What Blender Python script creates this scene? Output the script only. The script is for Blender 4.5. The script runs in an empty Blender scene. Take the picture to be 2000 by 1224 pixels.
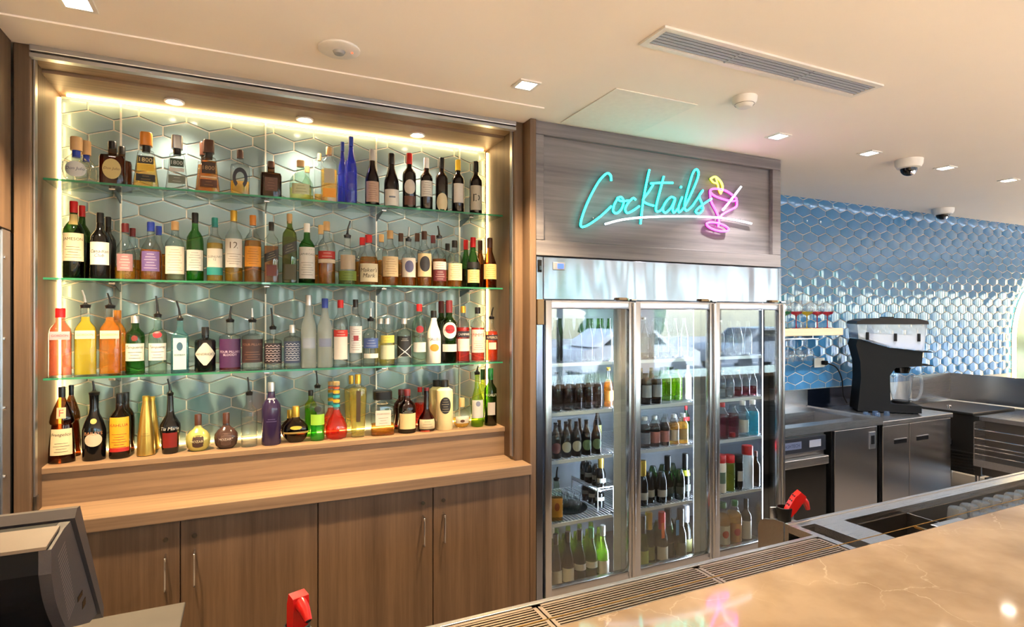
import bpy, bmesh, math, random
from mathutils import Vector, Matrix
random.seed(7)
S = bpy.context.scene
C = S.collection
PI = math.pi
# ---------------------------------------------------------------- camera, world, sun, exposure
H, F, HOR = 1.75, 1117.0, 617.0            # eye height, focal length in pixels of a 2000 px frame, horizon row
YAW = math.radians(25)
SY, CY = math.sin(YAW), math.cos(YAW)
cam_d = bpy.data.cameras.new('camera'); cam = bpy.data.objects.new('camera', cam_d); C.objects.link(cam)
cam.location = (0, 0, H); cam.rotation_euler = (PI / 2, 0, -YAW)
cam_d.sensor_width = 36; cam_d.lens = 36 * F / 2000; cam_d.shift_y = (HOR - 612) / 2000
cam_d.clip_start = 0.02
S.camera = cam
S.view_settings.view_transform = 'Standard'; S.view_settings.look = 'None'
S.view_settings.gamma = 1; S.view_settings.use_curve_mapping = False
S.view_settings.exposure = 1.05
S.cycles.transparent_max_bounces = 40
S.cycles.max_bounces = 10; S.cycles.diffuse_bounces = 4; S.cycles.glossy_bounces = 5
S.cycles.use_denoising = True
S.cycles.caustics_reflective = False; S.cycles.caustics_refractive = False
W = bpy.data.worlds.new('world'); S.world = W; W.use_nodes = True
wn = W.node_tree.nodes; wl = W.node_tree.links
sky = wn.new('ShaderNodeTexSky'); sky.sky_type = 'NISHITA'; sky.sun_disc = False
sky.sun_elevation = math.radians(48); sky.sun_rotation = 0.0
wl.new(sky.outputs[0], wn['Background'].inputs[0]); wn['Background'].inputs[1].default_value = 1.15
sun_d = bpy.data.lights.new('sun', 'SUN'); sun_d.energy = 9.0; sun_d.angle = 0.01
sun = bpy.data.objects.new('sun', sun_d); C.objects.link(sun); sun.rotation_euler = (math.radians(-45), 0, math.radians(15))
sun.location = (5, 8, 9)

def spot(x, y, z, w, col=(1, .80, .56), size=110, r=.04, blend=.7):
    d = bpy.data.lights.new('downlight_lamp', 'SPOT'); d.energy = w; d.color = col
    d.spot_size = math.radians(size); d.spot_blend = blend; d.shadow_soft_size = r
    o = bpy.data.objects.new('downlight_lamp', d); C.objects.link(o); o.location = (x, y, z)
    return o

# ---------------------------------------------------------------- pixel helpers (used to measure real positions)
def ray(u, v):
    a = (u - 1000) / F
    return (SY + CY * a, CY - SY * a, (HOR - v) / F)
def on_y(u, v, Y):
    d = ray(u, v); t = Y / d[1]
    return Vector((d[0] * t, Y, H + d[2] * t))
def mpp(u, Y):                               # metres per pixel at that depth
    return Y / ray(u, HOR)[1] / F

# ---------------------------------------------------------------- materials
MATS = {}
def newmat(name):
    m = bpy.data.materials.new(name); m.use_nodes = True
    nt = m.node_tree; return m, nt.nodes, nt.links, nt.nodes['Principled BSDF']
def s2l(c):
    return tuple((x / 255 / 12.92 if x <= 10 else ((x / 255 + .055) / 1.055) ** 2.4) for x in c)
def plain(name, rgb, rough=.45, metal=0.0, var=.06, scale=30, coat=0, bump=0.0, spec=.5):
    if name in MATS: return MATS[name]
    m, n, l, b = newmat(name)
    c = s2l(rgb)
    tc = n.new('ShaderNodeTexCoord'); nz = n.new('ShaderNodeTexNoise'); nz.inputs['Scale'].default_value = scale
    l.new(tc.outputs['Object'], nz.inputs['Vector'])
    mx = n.new('ShaderNodeMix'); mx.data_type = 'RGBA'
    mx.inputs[6].default_value = tuple(x * (1 - var) for x in c) + (1,); mx.inputs[7].default_value = tuple(min(1, x * (1 + var)) for x in c) + (1,)
    l.new(nz.outputs['Fac'], mx.inputs[0]); l.new(mx.outputs[2], b.inputs['Base Color'])
    b.inputs['Roughness'].default_value = rough; b.inputs['Metallic'].default_value = metal
    b.inputs['Coat Weight'].default_value = coat; b.inputs['Specular IOR Level'].default_value = spec
    if bump:
        bp = n.new('ShaderNodeBump'); bp.inputs['Strength'].default_value = bump; bp.inputs['Distance'].default_value = .002
        l.new(nz.outputs['Fac'], bp.inputs['Height']); l.new(bp.outputs[0], b.inputs['Normal'])
    MATS[name] = m; return m
def wood(name, c1, c2, axis, rough=.5):
    if name in MATS: return MATS[name]
    m, n, l, b = newmat(name)
    g = n.new('ShaderNodeNewGeometry'); mp = n.new('ShaderNodeMapping'); l.new(g.outputs['Position'], mp.inputs['Vector'])
    sc = [26, 26, 26]; sc[axis] = 0.9; mp.inputs['Scale'].default_value = sc
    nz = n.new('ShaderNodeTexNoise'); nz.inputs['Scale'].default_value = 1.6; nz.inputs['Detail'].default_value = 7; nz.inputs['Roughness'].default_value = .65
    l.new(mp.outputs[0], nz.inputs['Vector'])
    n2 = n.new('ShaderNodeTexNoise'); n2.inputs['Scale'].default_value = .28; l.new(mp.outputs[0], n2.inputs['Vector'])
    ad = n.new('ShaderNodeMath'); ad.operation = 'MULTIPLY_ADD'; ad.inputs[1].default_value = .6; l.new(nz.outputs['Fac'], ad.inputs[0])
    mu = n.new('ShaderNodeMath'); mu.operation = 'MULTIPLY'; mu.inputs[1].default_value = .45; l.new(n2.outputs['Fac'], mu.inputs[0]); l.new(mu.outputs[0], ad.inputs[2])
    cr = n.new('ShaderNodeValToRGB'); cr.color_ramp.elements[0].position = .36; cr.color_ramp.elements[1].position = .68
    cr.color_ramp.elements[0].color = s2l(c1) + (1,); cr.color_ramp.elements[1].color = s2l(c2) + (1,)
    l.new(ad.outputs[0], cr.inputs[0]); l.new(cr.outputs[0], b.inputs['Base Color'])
    b.inputs['Roughness'].default_value = rough
    bp = n.new('ShaderNodeBump'); bp.inputs['Strength'].default_value = .15; bp.inputs['Distance'].default_value = .001
    l.new(nz.outputs['Fac'], bp.inputs['Height']); l.new(bp.outputs[0], b.inputs['Normal'])
    MATS[name] = m; return m
def steel(name, rgb=(190, 190, 192), rough=.28, axis=0, wavy=0.0):
    if name in MATS: return MATS[name]
    m, n, l, b = newmat(name)
    g = n.new('ShaderNodeNewGeometry'); mp = n.new('ShaderNodeMapping'); l.new(g.outputs['Position'], mp.inputs['Vector'])
    sc = [420, 420, 420]; sc[axis] = 3; mp.inputs['Scale'].default_value = sc
    nz = n.new('ShaderNodeTexNoise'); nz.inputs['Scale'].default_value = 1.5; l.new(mp.outputs[0], nz.inputs['Vector'])
    mr = n.new('ShaderNodeMapRange'); mr.inputs[3].default_value = rough - .03; mr.inputs[4].default_value = rough + .03
    l.new(nz.outputs['Fac'], mr.inputs[0]); l.new(mr.outputs[0], b.inputs['Roughness'])
    b.inputs['Base Color'].default_value = s2l(rgb) + (1,); b.inputs['Metallic'].default_value = 1
    if wavy:
        m2 = n.new('ShaderNodeMapping'); l.new(g.outputs['Position'], m2.inputs['Vector']); m2.inputs['Scale'].default_value = (3.2, 3.2, .7)
        w = n.new('ShaderNodeTexNoise'); w.inputs['Scale'].default_value = 1.7; w.inputs['Detail'].default_value = 1; l.new(m2.outputs[0], w.inputs['Vector'])
        bp = n.new('ShaderNodeBump'); bp.inputs['Strength'].default_value = wavy; bp.inputs['Distance'].default_value = .12
        l.new(w.outputs['Fac'], bp.inputs['Height']); l.new(bp.outputs[0], b.inputs['Normal'])
    MATS[name] = m; return m
def glass(name, rgb, refl=.9, rough=.02, body=0.0, edge=.55, f0=.045, tint=1.0):
    """thin-walled tinted glass or clear liquid: tinted see-through, mirror-like at grazing angles"""
    if name in MATS: return MATS[name]
    m, n, l, b = newmat(name); n.remove(b); out = n['Material Output']
    c = tuple((x / 255) ** tint for x in rgb)
    lw = n.new('ShaderNodeLayerWeight'); lw.inputs[0].default_value = .5
    tr = n.new('ShaderNodeBsdfTransparent'); gl = n.new('ShaderNodeBsdfGlossy'); gl.inputs['Roughness'].default_value = rough
    mc = n.new('ShaderNodeMix'); mc.data_type = 'RGBA'; mc.inputs[6].default_value = c + (1,); mc.inputs[7].default_value = tuple(x * x * edge for x in c) + (1,)
    p0 = n.new('ShaderNodeMath'); p0.operation = 'POWER'; p0.inputs[1].default_value = 2.5; l.new(lw.outputs['Facing'], p0.inputs[0])
    l.new(p0.outputs[0], mc.inputs[0]); l.new(mc.outputs[2], tr.inputs[0])
    p = n.new('ShaderNodeMath'); p.operation = 'POWER'; p.inputs[1].default_value = 4; l.new(lw.outputs['Facing'], p.inputs[0])
    q = n.new('ShaderNodeMath'); q.operation = 'MULTIPLY_ADD'; q.inputs[1].default_value = refl * .75; q.inputs[2].default_value = f0; l.new(p.outputs[0], q.inputs[0])
    first = tr
    if body:
        df = n.new('ShaderNodeBsdfDiffuse'); df.inputs[0].default_value = s2l(rgb) + (1,)
        tl = n.new('ShaderNodeBsdfTranslucent'); tl.inputs[0].default_value = s2l(rgb) + (1,)
        ad = n.new('ShaderNodeMixShader'); ad.inputs[0].default_value = .6; l.new(df.outputs[0], ad.inputs[1]); l.new(tl.outputs[0], ad.inputs[2])
        mb = n.new('ShaderNodeMixShader'); mb.inputs[0].default_value = body; l.new(tr.outputs[0], mb.inputs[1]); l.new(ad.outputs[0], mb.inputs[2]); first = mb
    ms = n.new('ShaderNodeMixShader'); l.new(q.outputs[0], ms.inputs[0]); l.new(first.outputs[0], ms.inputs[1]); l.new(gl.outputs[0], ms.inputs[2])
    l.new(ms.outputs[0], out.inputs[0])
    MATS[name] = m; return m
def emit(name, rgb, s):
    if name in MATS: return MATS[name]
    m, n, l, b = newmat(name); c = s2l(rgb)
    b.inputs['Base Color'].default_value = c + (1,); b.inputs['Emission Color'].default_value = c + (1,); b.inputs['Emission Strength'].default_value = s
    MATS[name] = m; return m
def marble(name):
    m, n, l, b = newmat(name)
    g = n.new('ShaderNodeNewGeometry')
    nz = n.new('ShaderNodeTexNoise'); nz.inputs['Scale'].default_value = 5; nz.inputs['Detail'].default_value = 8; l.new(g.outputs['Position'], nz.inputs['Vector'])
    mxv = n.new('ShaderNodeMix'); mxv.data_type = 'VECTOR'; mxv.inputs[0].default_value = .22; l.new(g.outputs['Position'], mxv.inputs[4]); l.new(nz.outputs['Color'], mxv.inputs[5])
    vo = n.new('ShaderNodeTexVoronoi'); vo.feature = 'DISTANCE_TO_EDGE'; vo.inputs['Scale'].default_value = 5; l.new(mxv.outputs[1], vo.inputs['Vector'])
    r1 = n.new('ShaderNodeValToRGB'); r1.color_ramp.elements[0].position = 0; r1.color_ramp.elements[0].color = (1, 1, 1, 1); r1.color_ramp.elements[1].position = .009; r1.color_ramp.elements[1].color = (0, 0, 0, 1)
    l.new(vo.outputs['Distance'], r1.inputs[0])
    n3 = n.new('ShaderNodeTexNoise'); n3.inputs['Scale'].default_value = 2.4; l.new(g.outputs['Position'], n3.inputs['Vector'])
    gt = n.new('ShaderNodeMapRange'); gt.inputs[1].default_value = .48; gt.inputs[2].default_value = .62; l.new(n3.outputs['Fac'], gt.inputs[0])
    mu = n.new('ShaderNodeMath'); mu.operation = 'MULTIPLY'; l.new(r1.outputs[0], mu.inputs[0]); l.new(gt.outputs[0], mu.inputs[1]); gt.inputs[4].default_value = .55
    r2 = n.new('ShaderNodeValToRGB'); r2.color_ramp.elements[0].position = .32; r2.color_ramp.elements[0].color = s2l((158, 134, 105)) + (1,); r2.color_ramp.elements[1].position = .62; r2.color_ramp.elements[1].color = s2l((192, 169, 139)) + (1,)
    l.new(nz.outputs['Fac'], r2.inputs[0])
    mx = n.new('ShaderNodeMix'); mx.data_type = 'RGBA'; mx.inputs[7].default_value = s2l((226, 208, 178)) + (1,); l.new(mu.outputs[0], mx.inputs[0]); l.new(r2.outputs[0], mx.inputs[6])
    l.new(mx.outputs[2], b.inputs['Base Color']); b.inputs['Roughness'].default_value = .06
    return m

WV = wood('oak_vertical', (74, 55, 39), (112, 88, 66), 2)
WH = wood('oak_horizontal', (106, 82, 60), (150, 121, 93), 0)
WG = wood('oak_grey', (92, 88, 92), (130, 124, 126), 0)
WS = wood('oak_shelf', (196, 170, 140), (222, 198, 168), 0)
ST = steel('brushed_steel'); STV = steel('brushed_steel_upright', (186, 188, 194), .24, 2)
STW = steel('polished_steel_header', (138, 144, 160), .20, 0, .22)
STD = steel('dark_steel', (120, 116, 112), .34)
ALU = plain('aluminium', (186, 188, 194), .35, 1)
CHR = plain('chrome', (215, 216, 220), .08, 1)
BLK = plain('black_plastic', (12, 11, 12), .6, spec=.2)
BLG = plain('black_gloss', (12, 12, 13), .12)
GRY = plain('charcoal_plastic', (62, 56, 56), .5, bump=.2, scale=400)
CEIL = plain('ceiling_paint', (248, 240, 230), .8, var=.015, scale=3)
WHT = plain('white_plastic', (232, 228, 222), .4)
RED = plain('red_plastic', (214, 28, 22), .25)
GROUT = plain('grout', (212, 204, 190), .8)
NTILE = plain('warm_lit_blue_tile', (116, 138, 146), .16, var=.10, scale=9)  # same tile as the wall, niche's warm light put into the paler colour
WTILE = plain('sea_blue_tile', (70, 128, 178), .07, var=.10, scale=9, coat=.5)
FLOORM = plain('stone_floor', (212, 200, 182), .4, var=.2, scale=6)
WALLM = plain('wall_paint', (230, 222, 210), .8)
DOORGL = glass('door_glass', (236, 243, 240), refl=.5, f0=.085, edge=.9)
SHELFGL = glass('shelf_glass', (226, 244, 236), refl=.55)
SHELFED = glass('shelf_edge_glass', (96, 196, 160), refl=.7, body=.55)
CLEARGL = glass('clear_glass', (240, 244, 242), edge=.45)

# ---------------------------------------------------------------- mesh helpers
class MB:
    def __init__(s): s.v = []; s.f = []
    def add(s, vs, fs):
        k = len(s.v); s.v += [tuple(p) for p in vs]; s.f += [tuple(i + k for i in f) for f in fs]; return s
    def box(s, x0, x1, y0, y1, z0, z1, ch=0.0):
        if x0 > x1: x0, x1 = x1, x0
        if y0 > y1: y0, y1 = y1, y0
        if z0 > z1: z0, z1 = z1, z0
        if not ch:
            return s.add([(x0,y0,z0),(x1,y0,z0),(x1,y1,z0),(x0,y1,z0),(x0,y0,z1),(x1,y0,z1),(x1,y1,z1),(x0,y1,z1)],
                         [(0,3,2,1),(4,5,6,7),(0,1,5,4),(1,2,6,5),(2,3,7,6),(3,0,4,7)])
        bm = bmesh.new(); bmesh.ops.create_cube(bm, size=1)
        for v in bm.verts: v.co = Vector(((x0+x1)/2 + v.co.x*(x1-x0), (y0+y1)/2 + v.co.y*(y1-y0), (z0+z1)/2 + v.co.z*(z1-z0)))
        bmesh.ops.bevel(bm, geom=list(bm.edges), offset=ch, segments=2, affect='EDGES', profile=.5)
        bm.verts.index_update(); s.add([v.co for v in bm.verts], [[v.index for v in f.verts] for f in bm.faces]); bm.free(); return s
    def tube(s, pts, r, n=10, cap=True, closed=False):
        P = [Vector(p) for p in pts]; m = len(P)
        rr = r if isinstance(r, (list, tuple)) else [r] * m
        up = None; rings = []
        for i in range(m):
            a = P[(i - 1) % m] if (i > 0 or closed) else P[i]; b = P[(i + 1) % m] if (i < m - 1 or closed) else P[i]
            t = (b - a).normalized()
            if up is None:
                up = t.cross(Vector((0, 0, 1)) if abs(t.z) < .9 else Vector((1, 0, 0))).normalized()
            else:
                up = (up - t * up.dot(t)).normalized()
            w = t.cross(up); rings.append([P[i] + (up * math.cos(2*PI*k/n) + w * math.sin(2*PI*k/n)) * rr[i] for k in range(n)])
        vs = [p for R in rings for p in R]; fs = []
        for i in range(m if closed else m - 1):
            j = (i + 1) % m
            for k in range(n): fs.append((i*n+k, i*n+(k+1)%n, j*n+(k+1)%n, j*n+k))
        if cap and not closed: fs += [tuple(range(n))[::-1], tuple((m-1)*n + k for k in range(n))]
        return s.add(vs, fs)
    def lathe(s, prof, cx=0, cy=0, cz=0, n=24, cap=True):
        vs = []; fs = []
        for (z, r) in prof:
            vs += [(cx + r*math.cos(2*PI*k/n), cy + r*math.sin(2*PI*k/n), cz + z) for k in range(n)]
        for i in range(len(prof) - 1):
            for k in range(n): fs.append((i*n+k, i*n+(k+1)%n, (i+1)*n+(k+1)%n, (i+1)*n+k))
        if cap: fs += [tuple(range(n))[::-1], tuple((len(prof)-1)*n + k for k in range(n))]
        return s.add(vs, fs)
    def prism(s, poly, a0, a1, axis=1):
        """extrude a 2-D polygon; axis 1: poly=(x,z) along y, axis 0: poly=(y,z) along x, axis 2: poly=(x,y) along z"""
        def P(p, a): return (p[0], a, p[1]) if axis == 1 else ((a, p[0], p[1]) if axis == 0 else (p[0], p[1], a))
        n = len(poly); vs = [P(p, a0) for p in poly] + [P(p, a1) for p in poly]
        fs = [tuple(range(n)), tuple(range(2*n - 1, n - 1, -1))] + [(i, n + i, n + (i+1) % n, (i+1) % n) for i in range(n)]
        return s.add(vs, fs)
def mkmesh(mb, mat, smooth=False, name='m'):
    me = bpy.data.meshes.new(name); me.from_pydata(mb.v, [], mb.f); me.materials.append(mat)
    bm = bmesh.new(); bm.from_mesh(me); bmesh.ops.recalc_face_normals(bm, faces=bm.faces); bm.to_mesh(me); bm.free()
    if smooth:
        me.polygons.foreach_set('use_smooth', [True] * len(me.polygons))
        try: me.set_sharp_from_angle(angle=math.radians(42))
        except Exception: pass
    return me
def link(name, me, parent=None, loc=(0, 0, 0), rot=(0, 0, 0)):
    o = bpy.data.objects.new(name, me); C.objects.link(o); o.location = loc; o.rotation_euler = rot
    if parent: o.parent = parent
    return o
def wpos(o):
    p = Vector((0, 0, 0))
    while o: p = p + o.location; o = o.parent
    return p
def obj(name, mb, mat, parent=None, smooth=False):
    """vertices given in world space; origin goes to the base centre (parents are never rotated here)"""
    xs = [v[0] for v in mb.v]; ys = [v[1] for v in mb.v]; zs = [v[2] for v in mb.v]
    c = Vector(((min(xs)+max(xs))/2, (min(ys)+max(ys))/2, min(zs)))
    mb.v = [(v[0]-c.x, v[1]-c.y, v[2]-c.z) for v in mb.v]
    return link(name, mkmesh(mb, mat, smooth), parent, c - (wpos(parent) if parent else Vector((0, 0, 0))))
def tag(o, label, cat, group=None):
    o['label'] = label; o['category'] = cat
    if group: o['group'] = group
    return o
def struct(o): o['kind'] = 'structure'; return o
def thing(name, label, cat, loc=(0, 0, 0), rz=0, group=None):
    o = link(name, None, None, loc, (0, 0, rz)); o.empty_display_size = .05
    return tag(o, label, cat, group)
def B(*a, **k): return MB().box(*a, **k)
def smooth_path(pts, per=8, closed=False):
    P = [Vector(p) for p in pts]; n = len(P); out = []
    for i in range(n if closed else n - 1):
        g = lambda k: P[k % n] if closed else P[min(max(k, 0), n - 1)]
        a, b, c, d = g(i-1), g(i), g(i+1), g(i+2)
        for j in range(per):
            t = j / per
            out.append(.5 * (2*b + (c-a)*t + (2*a-5*b+4*c-d)*t*t + (3*b-a-3*c+d)*t**3))
    if not closed: out.append(P[-1])
    return out

# ================================================================ THE ROOM
ZC = 2.867            # ceiling height
YW = 3.72             # tiled wall
XR, XL, YB = 13.0, -3.0, -4.0
fl = struct(obj('floor', B(XL-.2, XR+.2, YB-.2, YW+.3, -.12, -.004), FLOORM))
struct(obj('floor_aisle', B(XL, 7.2, .95, YW, -.004, 0), plain('rubber_aisle_floor', (124, 112, 100), .5, var=.15, scale=8)))
ce = struct(obj('ceiling', B(XL-.2, XR+.2, YB-.2, YW+.3, ZC, ZC+.2), CEIL))
wb = struct(obj('wall_back', B(XL, XR, YW+.012, YW+.25, 0, ZC), GROUT))
struct(obj('wall_left', B(XL-.2, XL, YB, YW+.2, 0, ZC), WALLM))
# guest side: walls with big windows (they show as reflections in the fridge doors and the tiles)
FRAMEM = plain('window_frame_paint', (48, 52, 66), .5)
PANE = glass('window_pane', (240, 246, 246), refl=.4)
mb = MB(); ops = [(.2, 3.6), (4.3, 7.0), (7.9, 9.6), (9.8, 12.6)]
mb.box(XL, XR, YB-.2, YB, 0, .45); mb.box(XL, XR, YB-.2, YB, 2.75, ZC)
edges = [XL] + [e for o in ops for e in o] + [XR]
for i in range(0, len(edges), 2): mb.box(edges[i], edges[i+1], YB-.2, YB, .45, 2.75)
struct(obj('wall_front', mb, WALLM))
wi = 0
for (a, b) in ops:
    wi += 1
    w = struct(obj('window_%d' % wi, B(a, b, YB-.14, YB-.08, .45, .50).box(a, b, YB-.14, YB-.08, 2.70, 2.75).box(a, a+.05, YB-.14, YB-.08, .5, 2.7).box(b-.05, b, YB-.14, YB-.08, .5, 2.7), FRAMEM))
    k = max(1, round((b - a) / 1.35)); st = (b - a - .1) / k
    for i in range(k):
        if i: obj('mullion', B(a+.05+i*st-.05, a+.05+i*st+.05, YB-.15, YB-.07, .5, 2.7), FRAMEM, w)
        obj('pane', B(a+.05+i*st, a+.05+(i+1)*st, YB-.112, YB-.106, .5, 2.7), PANE, w)
mb = MB(); opr = [(-3.5, -1.3), (-1.0, 1.0), (1.3, 2.9)]
mb.box(XR, XR+.2, YB, YW+.2, 0, .45); mb.box(XR, XR+.2, YB, YW+.2, 2.2, ZC)
edges = [YB] + [e for o in opr for e in o] + [YW+.2]
for i in range(0, len(edges), 2): mb.box(XR, XR+.2, edges[i], edges[i+1], .45, 2.2)
struct(obj('wall_right', mb, WALLM))
for (a, b) in opr:
    wi += 1
    w = struct(obj('window_%d' % wi, B(XR+.08, XR+.14, a, b, .45, .5).box(XR+.08, XR+.14, a, b, 2.15, 2.2).box(XR+.08, XR+.14, a, a+.05, .5, 2.15).box(XR+.08, XR+.14, b-.05, b, .5, 2.15), FRAMEM))
    obj('mullion', B(XR+.07, XR+.15, (a+b)/2-.04, (a+b)/2+.04, .5, 2.15), FRAMEM, w)
    obj('pane', B(XR+.106, XR+.112, a+.05, (a+b)/2-.04, .5, 2.15), PANE, w); obj('pane', B(XR+.106, XR+.112, (a+b)/2+.04, b-.05, .5, 2.15), PANE, w)
# daylight portals guide the sky's light through the window openings
def portal(loc, rot, sx, sy):
    d = bpy.data.lights.new('window_portal', 'AREA'); d.shape = 'RECTANGLE'; d.size = sx; d.size_y = sy; d.cycles.is_portal = True
    o = bpy.data.objects.new('window_portal', d); C.objects.link(o); o.location = loc; o.rotation_euler = rot
for (a, b) in ops: portal(((a+b)/2, YB-.22, 1.6), (PI/2, 0, 0), b-a, 2.28)
for (a, b) in opr: portal((XR+.22, (a+b)/2, 1.33), (PI/2, 0, PI/2), b-a, 1.7)

# ---- hexagonal wall tiles
TW, TP, TA = .21, .083, .036
def clip(poly, ax, lim, keep_less):
    out = []
    for i in range(len(poly)):
        p, q = poly[i], poly[(i+1) % len(poly)]
        ip = (p[ax] <= lim) if keep_less else (p[ax] >= lim); iq = (q[ax] <= lim) if keep_less else (q[ax] >= lim)
        if ip: out.append(p)
        if ip != iq:
            t = (lim - p[ax]) / (q[ax] - p[ax]); out.append((p[0] + t*(q[0]-p[0]), p[1] + t*(q[1]-p[1])))
    return out
TMESH = {}
def tile_mesh(mat, lims, th, dome):
    """one hexagonal tile, cut where the field ends (lims = left, right, low, high relative to its centre)"""
    key = (mat.name,) + tuple(None if v is None else round(v, 4) for v in lims)
    if key in TMESH: return TMESH[key]
    hw = TW/2 - .003; hv = (TP - TA)/2 - .0022; ap = TP/2 + TA/2 - .0034
    hx = [(hw, hv), (0, ap), (-hw, hv), (-hw, -hv), (0, -ap), (hw, -hv)]
    for ax, v, less in ((0, lims[0], False), (0, lims[1], True), (1, lims[2], False), (1, lims[3], True)):
        if v is not None and len(hx) > 2: hx = clip(hx, ax, v, less)
    n = len(hx)
    if n < 3: TMESH[key] = None; return None
    cx = sum(p[0] for p in hx)/n; cz = sum(p[1] for p in hx)/n
    if max(p[0] for p in hx) - min(p[0] for p in hx) < .012 or max(p[1] for p in hx) - min(p[1] for p in hx) < .012: TMESH[key] = None; return None
    m = MB(); vs = [(x, 0, z) for x, z in hx] + [(x, -th*.6, z) for x, z in hx] + [(cx+(x-cx)*.965, -th, cz+(z-cz)*.945) for x, z in hx] + [(cx, -th-dome, cz)]
    fs = []
    for i in range(n):
        j = (i+1) % n; fs += [(i, j, n+j, n+i), (n+i, n+j, 2*n+j, 2*n+i), (2*n+i, 2*n+j, 3*n)]
    m.add(vs, fs); TMESH[key] = mkmesh(m, mat, True, 'tile'); return TMESH[key]
def tile_field(parent, mat, x0, x1, z0, z1, y, tilt, limit=300, keep=None, th=.006, dome=.0012):
    cells = []
    for r in range(-1, int((z1-z0)/TP)+3):
        z = z0 + r*TP + .02
        for c in range(-1, int((x1-x0)/TW)+3):
            x = x0 + c*TW + (TW/2 if r % 2 else 0)
            lims = (x0-x if x-TW/2 < x0 else None, x1-x if x+TW/2 > x1 else None, z0-z if z-.06 < z0 else None, z1-z if z+.06 > z1 else None)
            if x+TW/2 < x0 or x-TW/2 > x1 or z+.06 < z0 or z-.06 > z1: continue
            me = tile_mesh(mat, lims, th, dome)
            if me: cells.append((x, z, me))
    cells.sort(key=lambda p: p[0])
    rest = MB(); base = wpos(parent); n = 0
    for (x, z, me) in cells:
        rot = (random.gauss(0, tilt), 0, random.gauss(0, tilt))
        if n < limit and (keep is None or keep(x, z)):
            link('tile', me, parent, Vector((x, y, z)) - base, rot); n += 1
        else:
            R = Matrix.Rotation(rot[2], 3, 'Z') @ Matrix.Rotation(rot[0], 3, 'X')
            rest.add([R @ v.co + Vector((x, y, z)) for v in me.vertices], [tuple(p.vertices) for p in me.polygons])
    if rest.v:
        o = obj('tile_field', rest, mat, parent, True); o['kind'] = 'stuff'
tile_field(wb, WTILE, 3.30, 12.6, 1.06, ZC, YW+.013, .010, dome=.00035, keep=lambda x, z: z > 1.07 and x < 8.8)

# ---- exterior seen through the windows
ASPH = plain('pale_paving', (196, 194, 192), .9, scale=3); CARW = plain('car_white', (236, 238, 242), .15, coat=.5); CARG = plain('car_silver', (150, 158, 170), .2, .3)
CARGL = plain('car_window', (30, 36, 44), .06); TYRE = plain('tyre', (22, 22, 22), .7); LEAF = plain('leaves', (70, 118, 48), .7, var=.5, scale=5); BARK = plain('bark', (84, 66, 50), .9)
struct(obj('ground', B(-25, 45, -35, 25, -.4, -.13), ASPH))
def car(x, y, mat, label, rz):
    t = thing('parked_car', label, 'car', (x, y, -.13), rz, 'cars parked outside the windows')
    pr = [(-2.2,.35),(-2.25,.75),(-1.9,.92),(-1.0,1.0),(1.3,1.02),(2.1,.92),(2.2,.6),(2.15,.3)]
    link('body', mkmesh(MB().prism(pr, -.85, .85), mat, True), t)
    link('cabin', mkmesh(MB().prism([(-1.25,.98),(-.55,1.46),(.9,1.5),(1.75,1.0)], -.72, .72), mat, True), t)
    link('side_glass', mkmesh(MB().prism([(-.98,1.02),(-.48,1.39),(.8,1.42),(1.35,1.04)], -.735, .735), CARGL), t)
    link('windscreen', mkmesh(MB().prism([(-1.29,1.0),(-.6,1.45),(-.54,1.43),(-1.2,.99)], -.62, .62), CARGL), t)
    for sx in (-1.35, 1.35):
        for sy in (-.78, .78):
            link('wheel', mkmesh(MB().lathe([(-.1,.2),(-.1,.31),(.1,.31),(.1,.2)], n=20), TYRE, True), t, (sx, sy, .31), (PI/2, 0, 0))
car(5.6, -9.4, CARW, 'white parked car outside beside the leafy tree', 0.05)
car(10.6, -8.7, CARW, 'white parked car outside the wide windows', PI-.03)
car(16.4, -9.0, CARG, 'silver grey parked car outside past the white ones', 0.02)
car(18.5, -1.0, CARW, 'white parked car outside the end wall windows', PI/2)
def tree(x, y, h, r, label):
    t = thing('leafy_tree', label, 'tree', (x, y, -.13), 0, 'trees outside the windows')
    link('trunk', mkmesh(MB().tube([(0,0,0),(.05,0,h*.4),(0,.05,h*.6)], [.16,.12,.08]), BARK, True), t)
    bm = bmesh.new(); bmesh.ops.create_icosphere(bm, subdivisions=4, radius=1)
    for v in bm.verts:
        q = 1 + .22*math.sin(v.co.x*7+x)*math.sin(v.co.y*6)+.2*math.sin(v.co.z*9+y)*math.cos(v.co.x*5)+random.uniform(-.09,.09)
        v.co = Vector((v.co.x*r*q, v.co.y*r*q, v.co.z*h*.36*q + h*.66))
    me = bpy.data.meshes.new('crown'); bm.to_mesh(me); bm.free(); me.materials.append(LEAF); link('crown', me, t)
for a in ((2.2,-13,3.4,1.5,'leafy green tree outside behind a white car'),(8.6,-14,3.6,1.9,'tall leafy green tree outside between parked cars'),(15.0,-15,3.4,1.8,'leafy green tree outside the last front window'),(21,3.0,5,2.0,'leafy green tree outside the end wall')): tree(*a)

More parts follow.
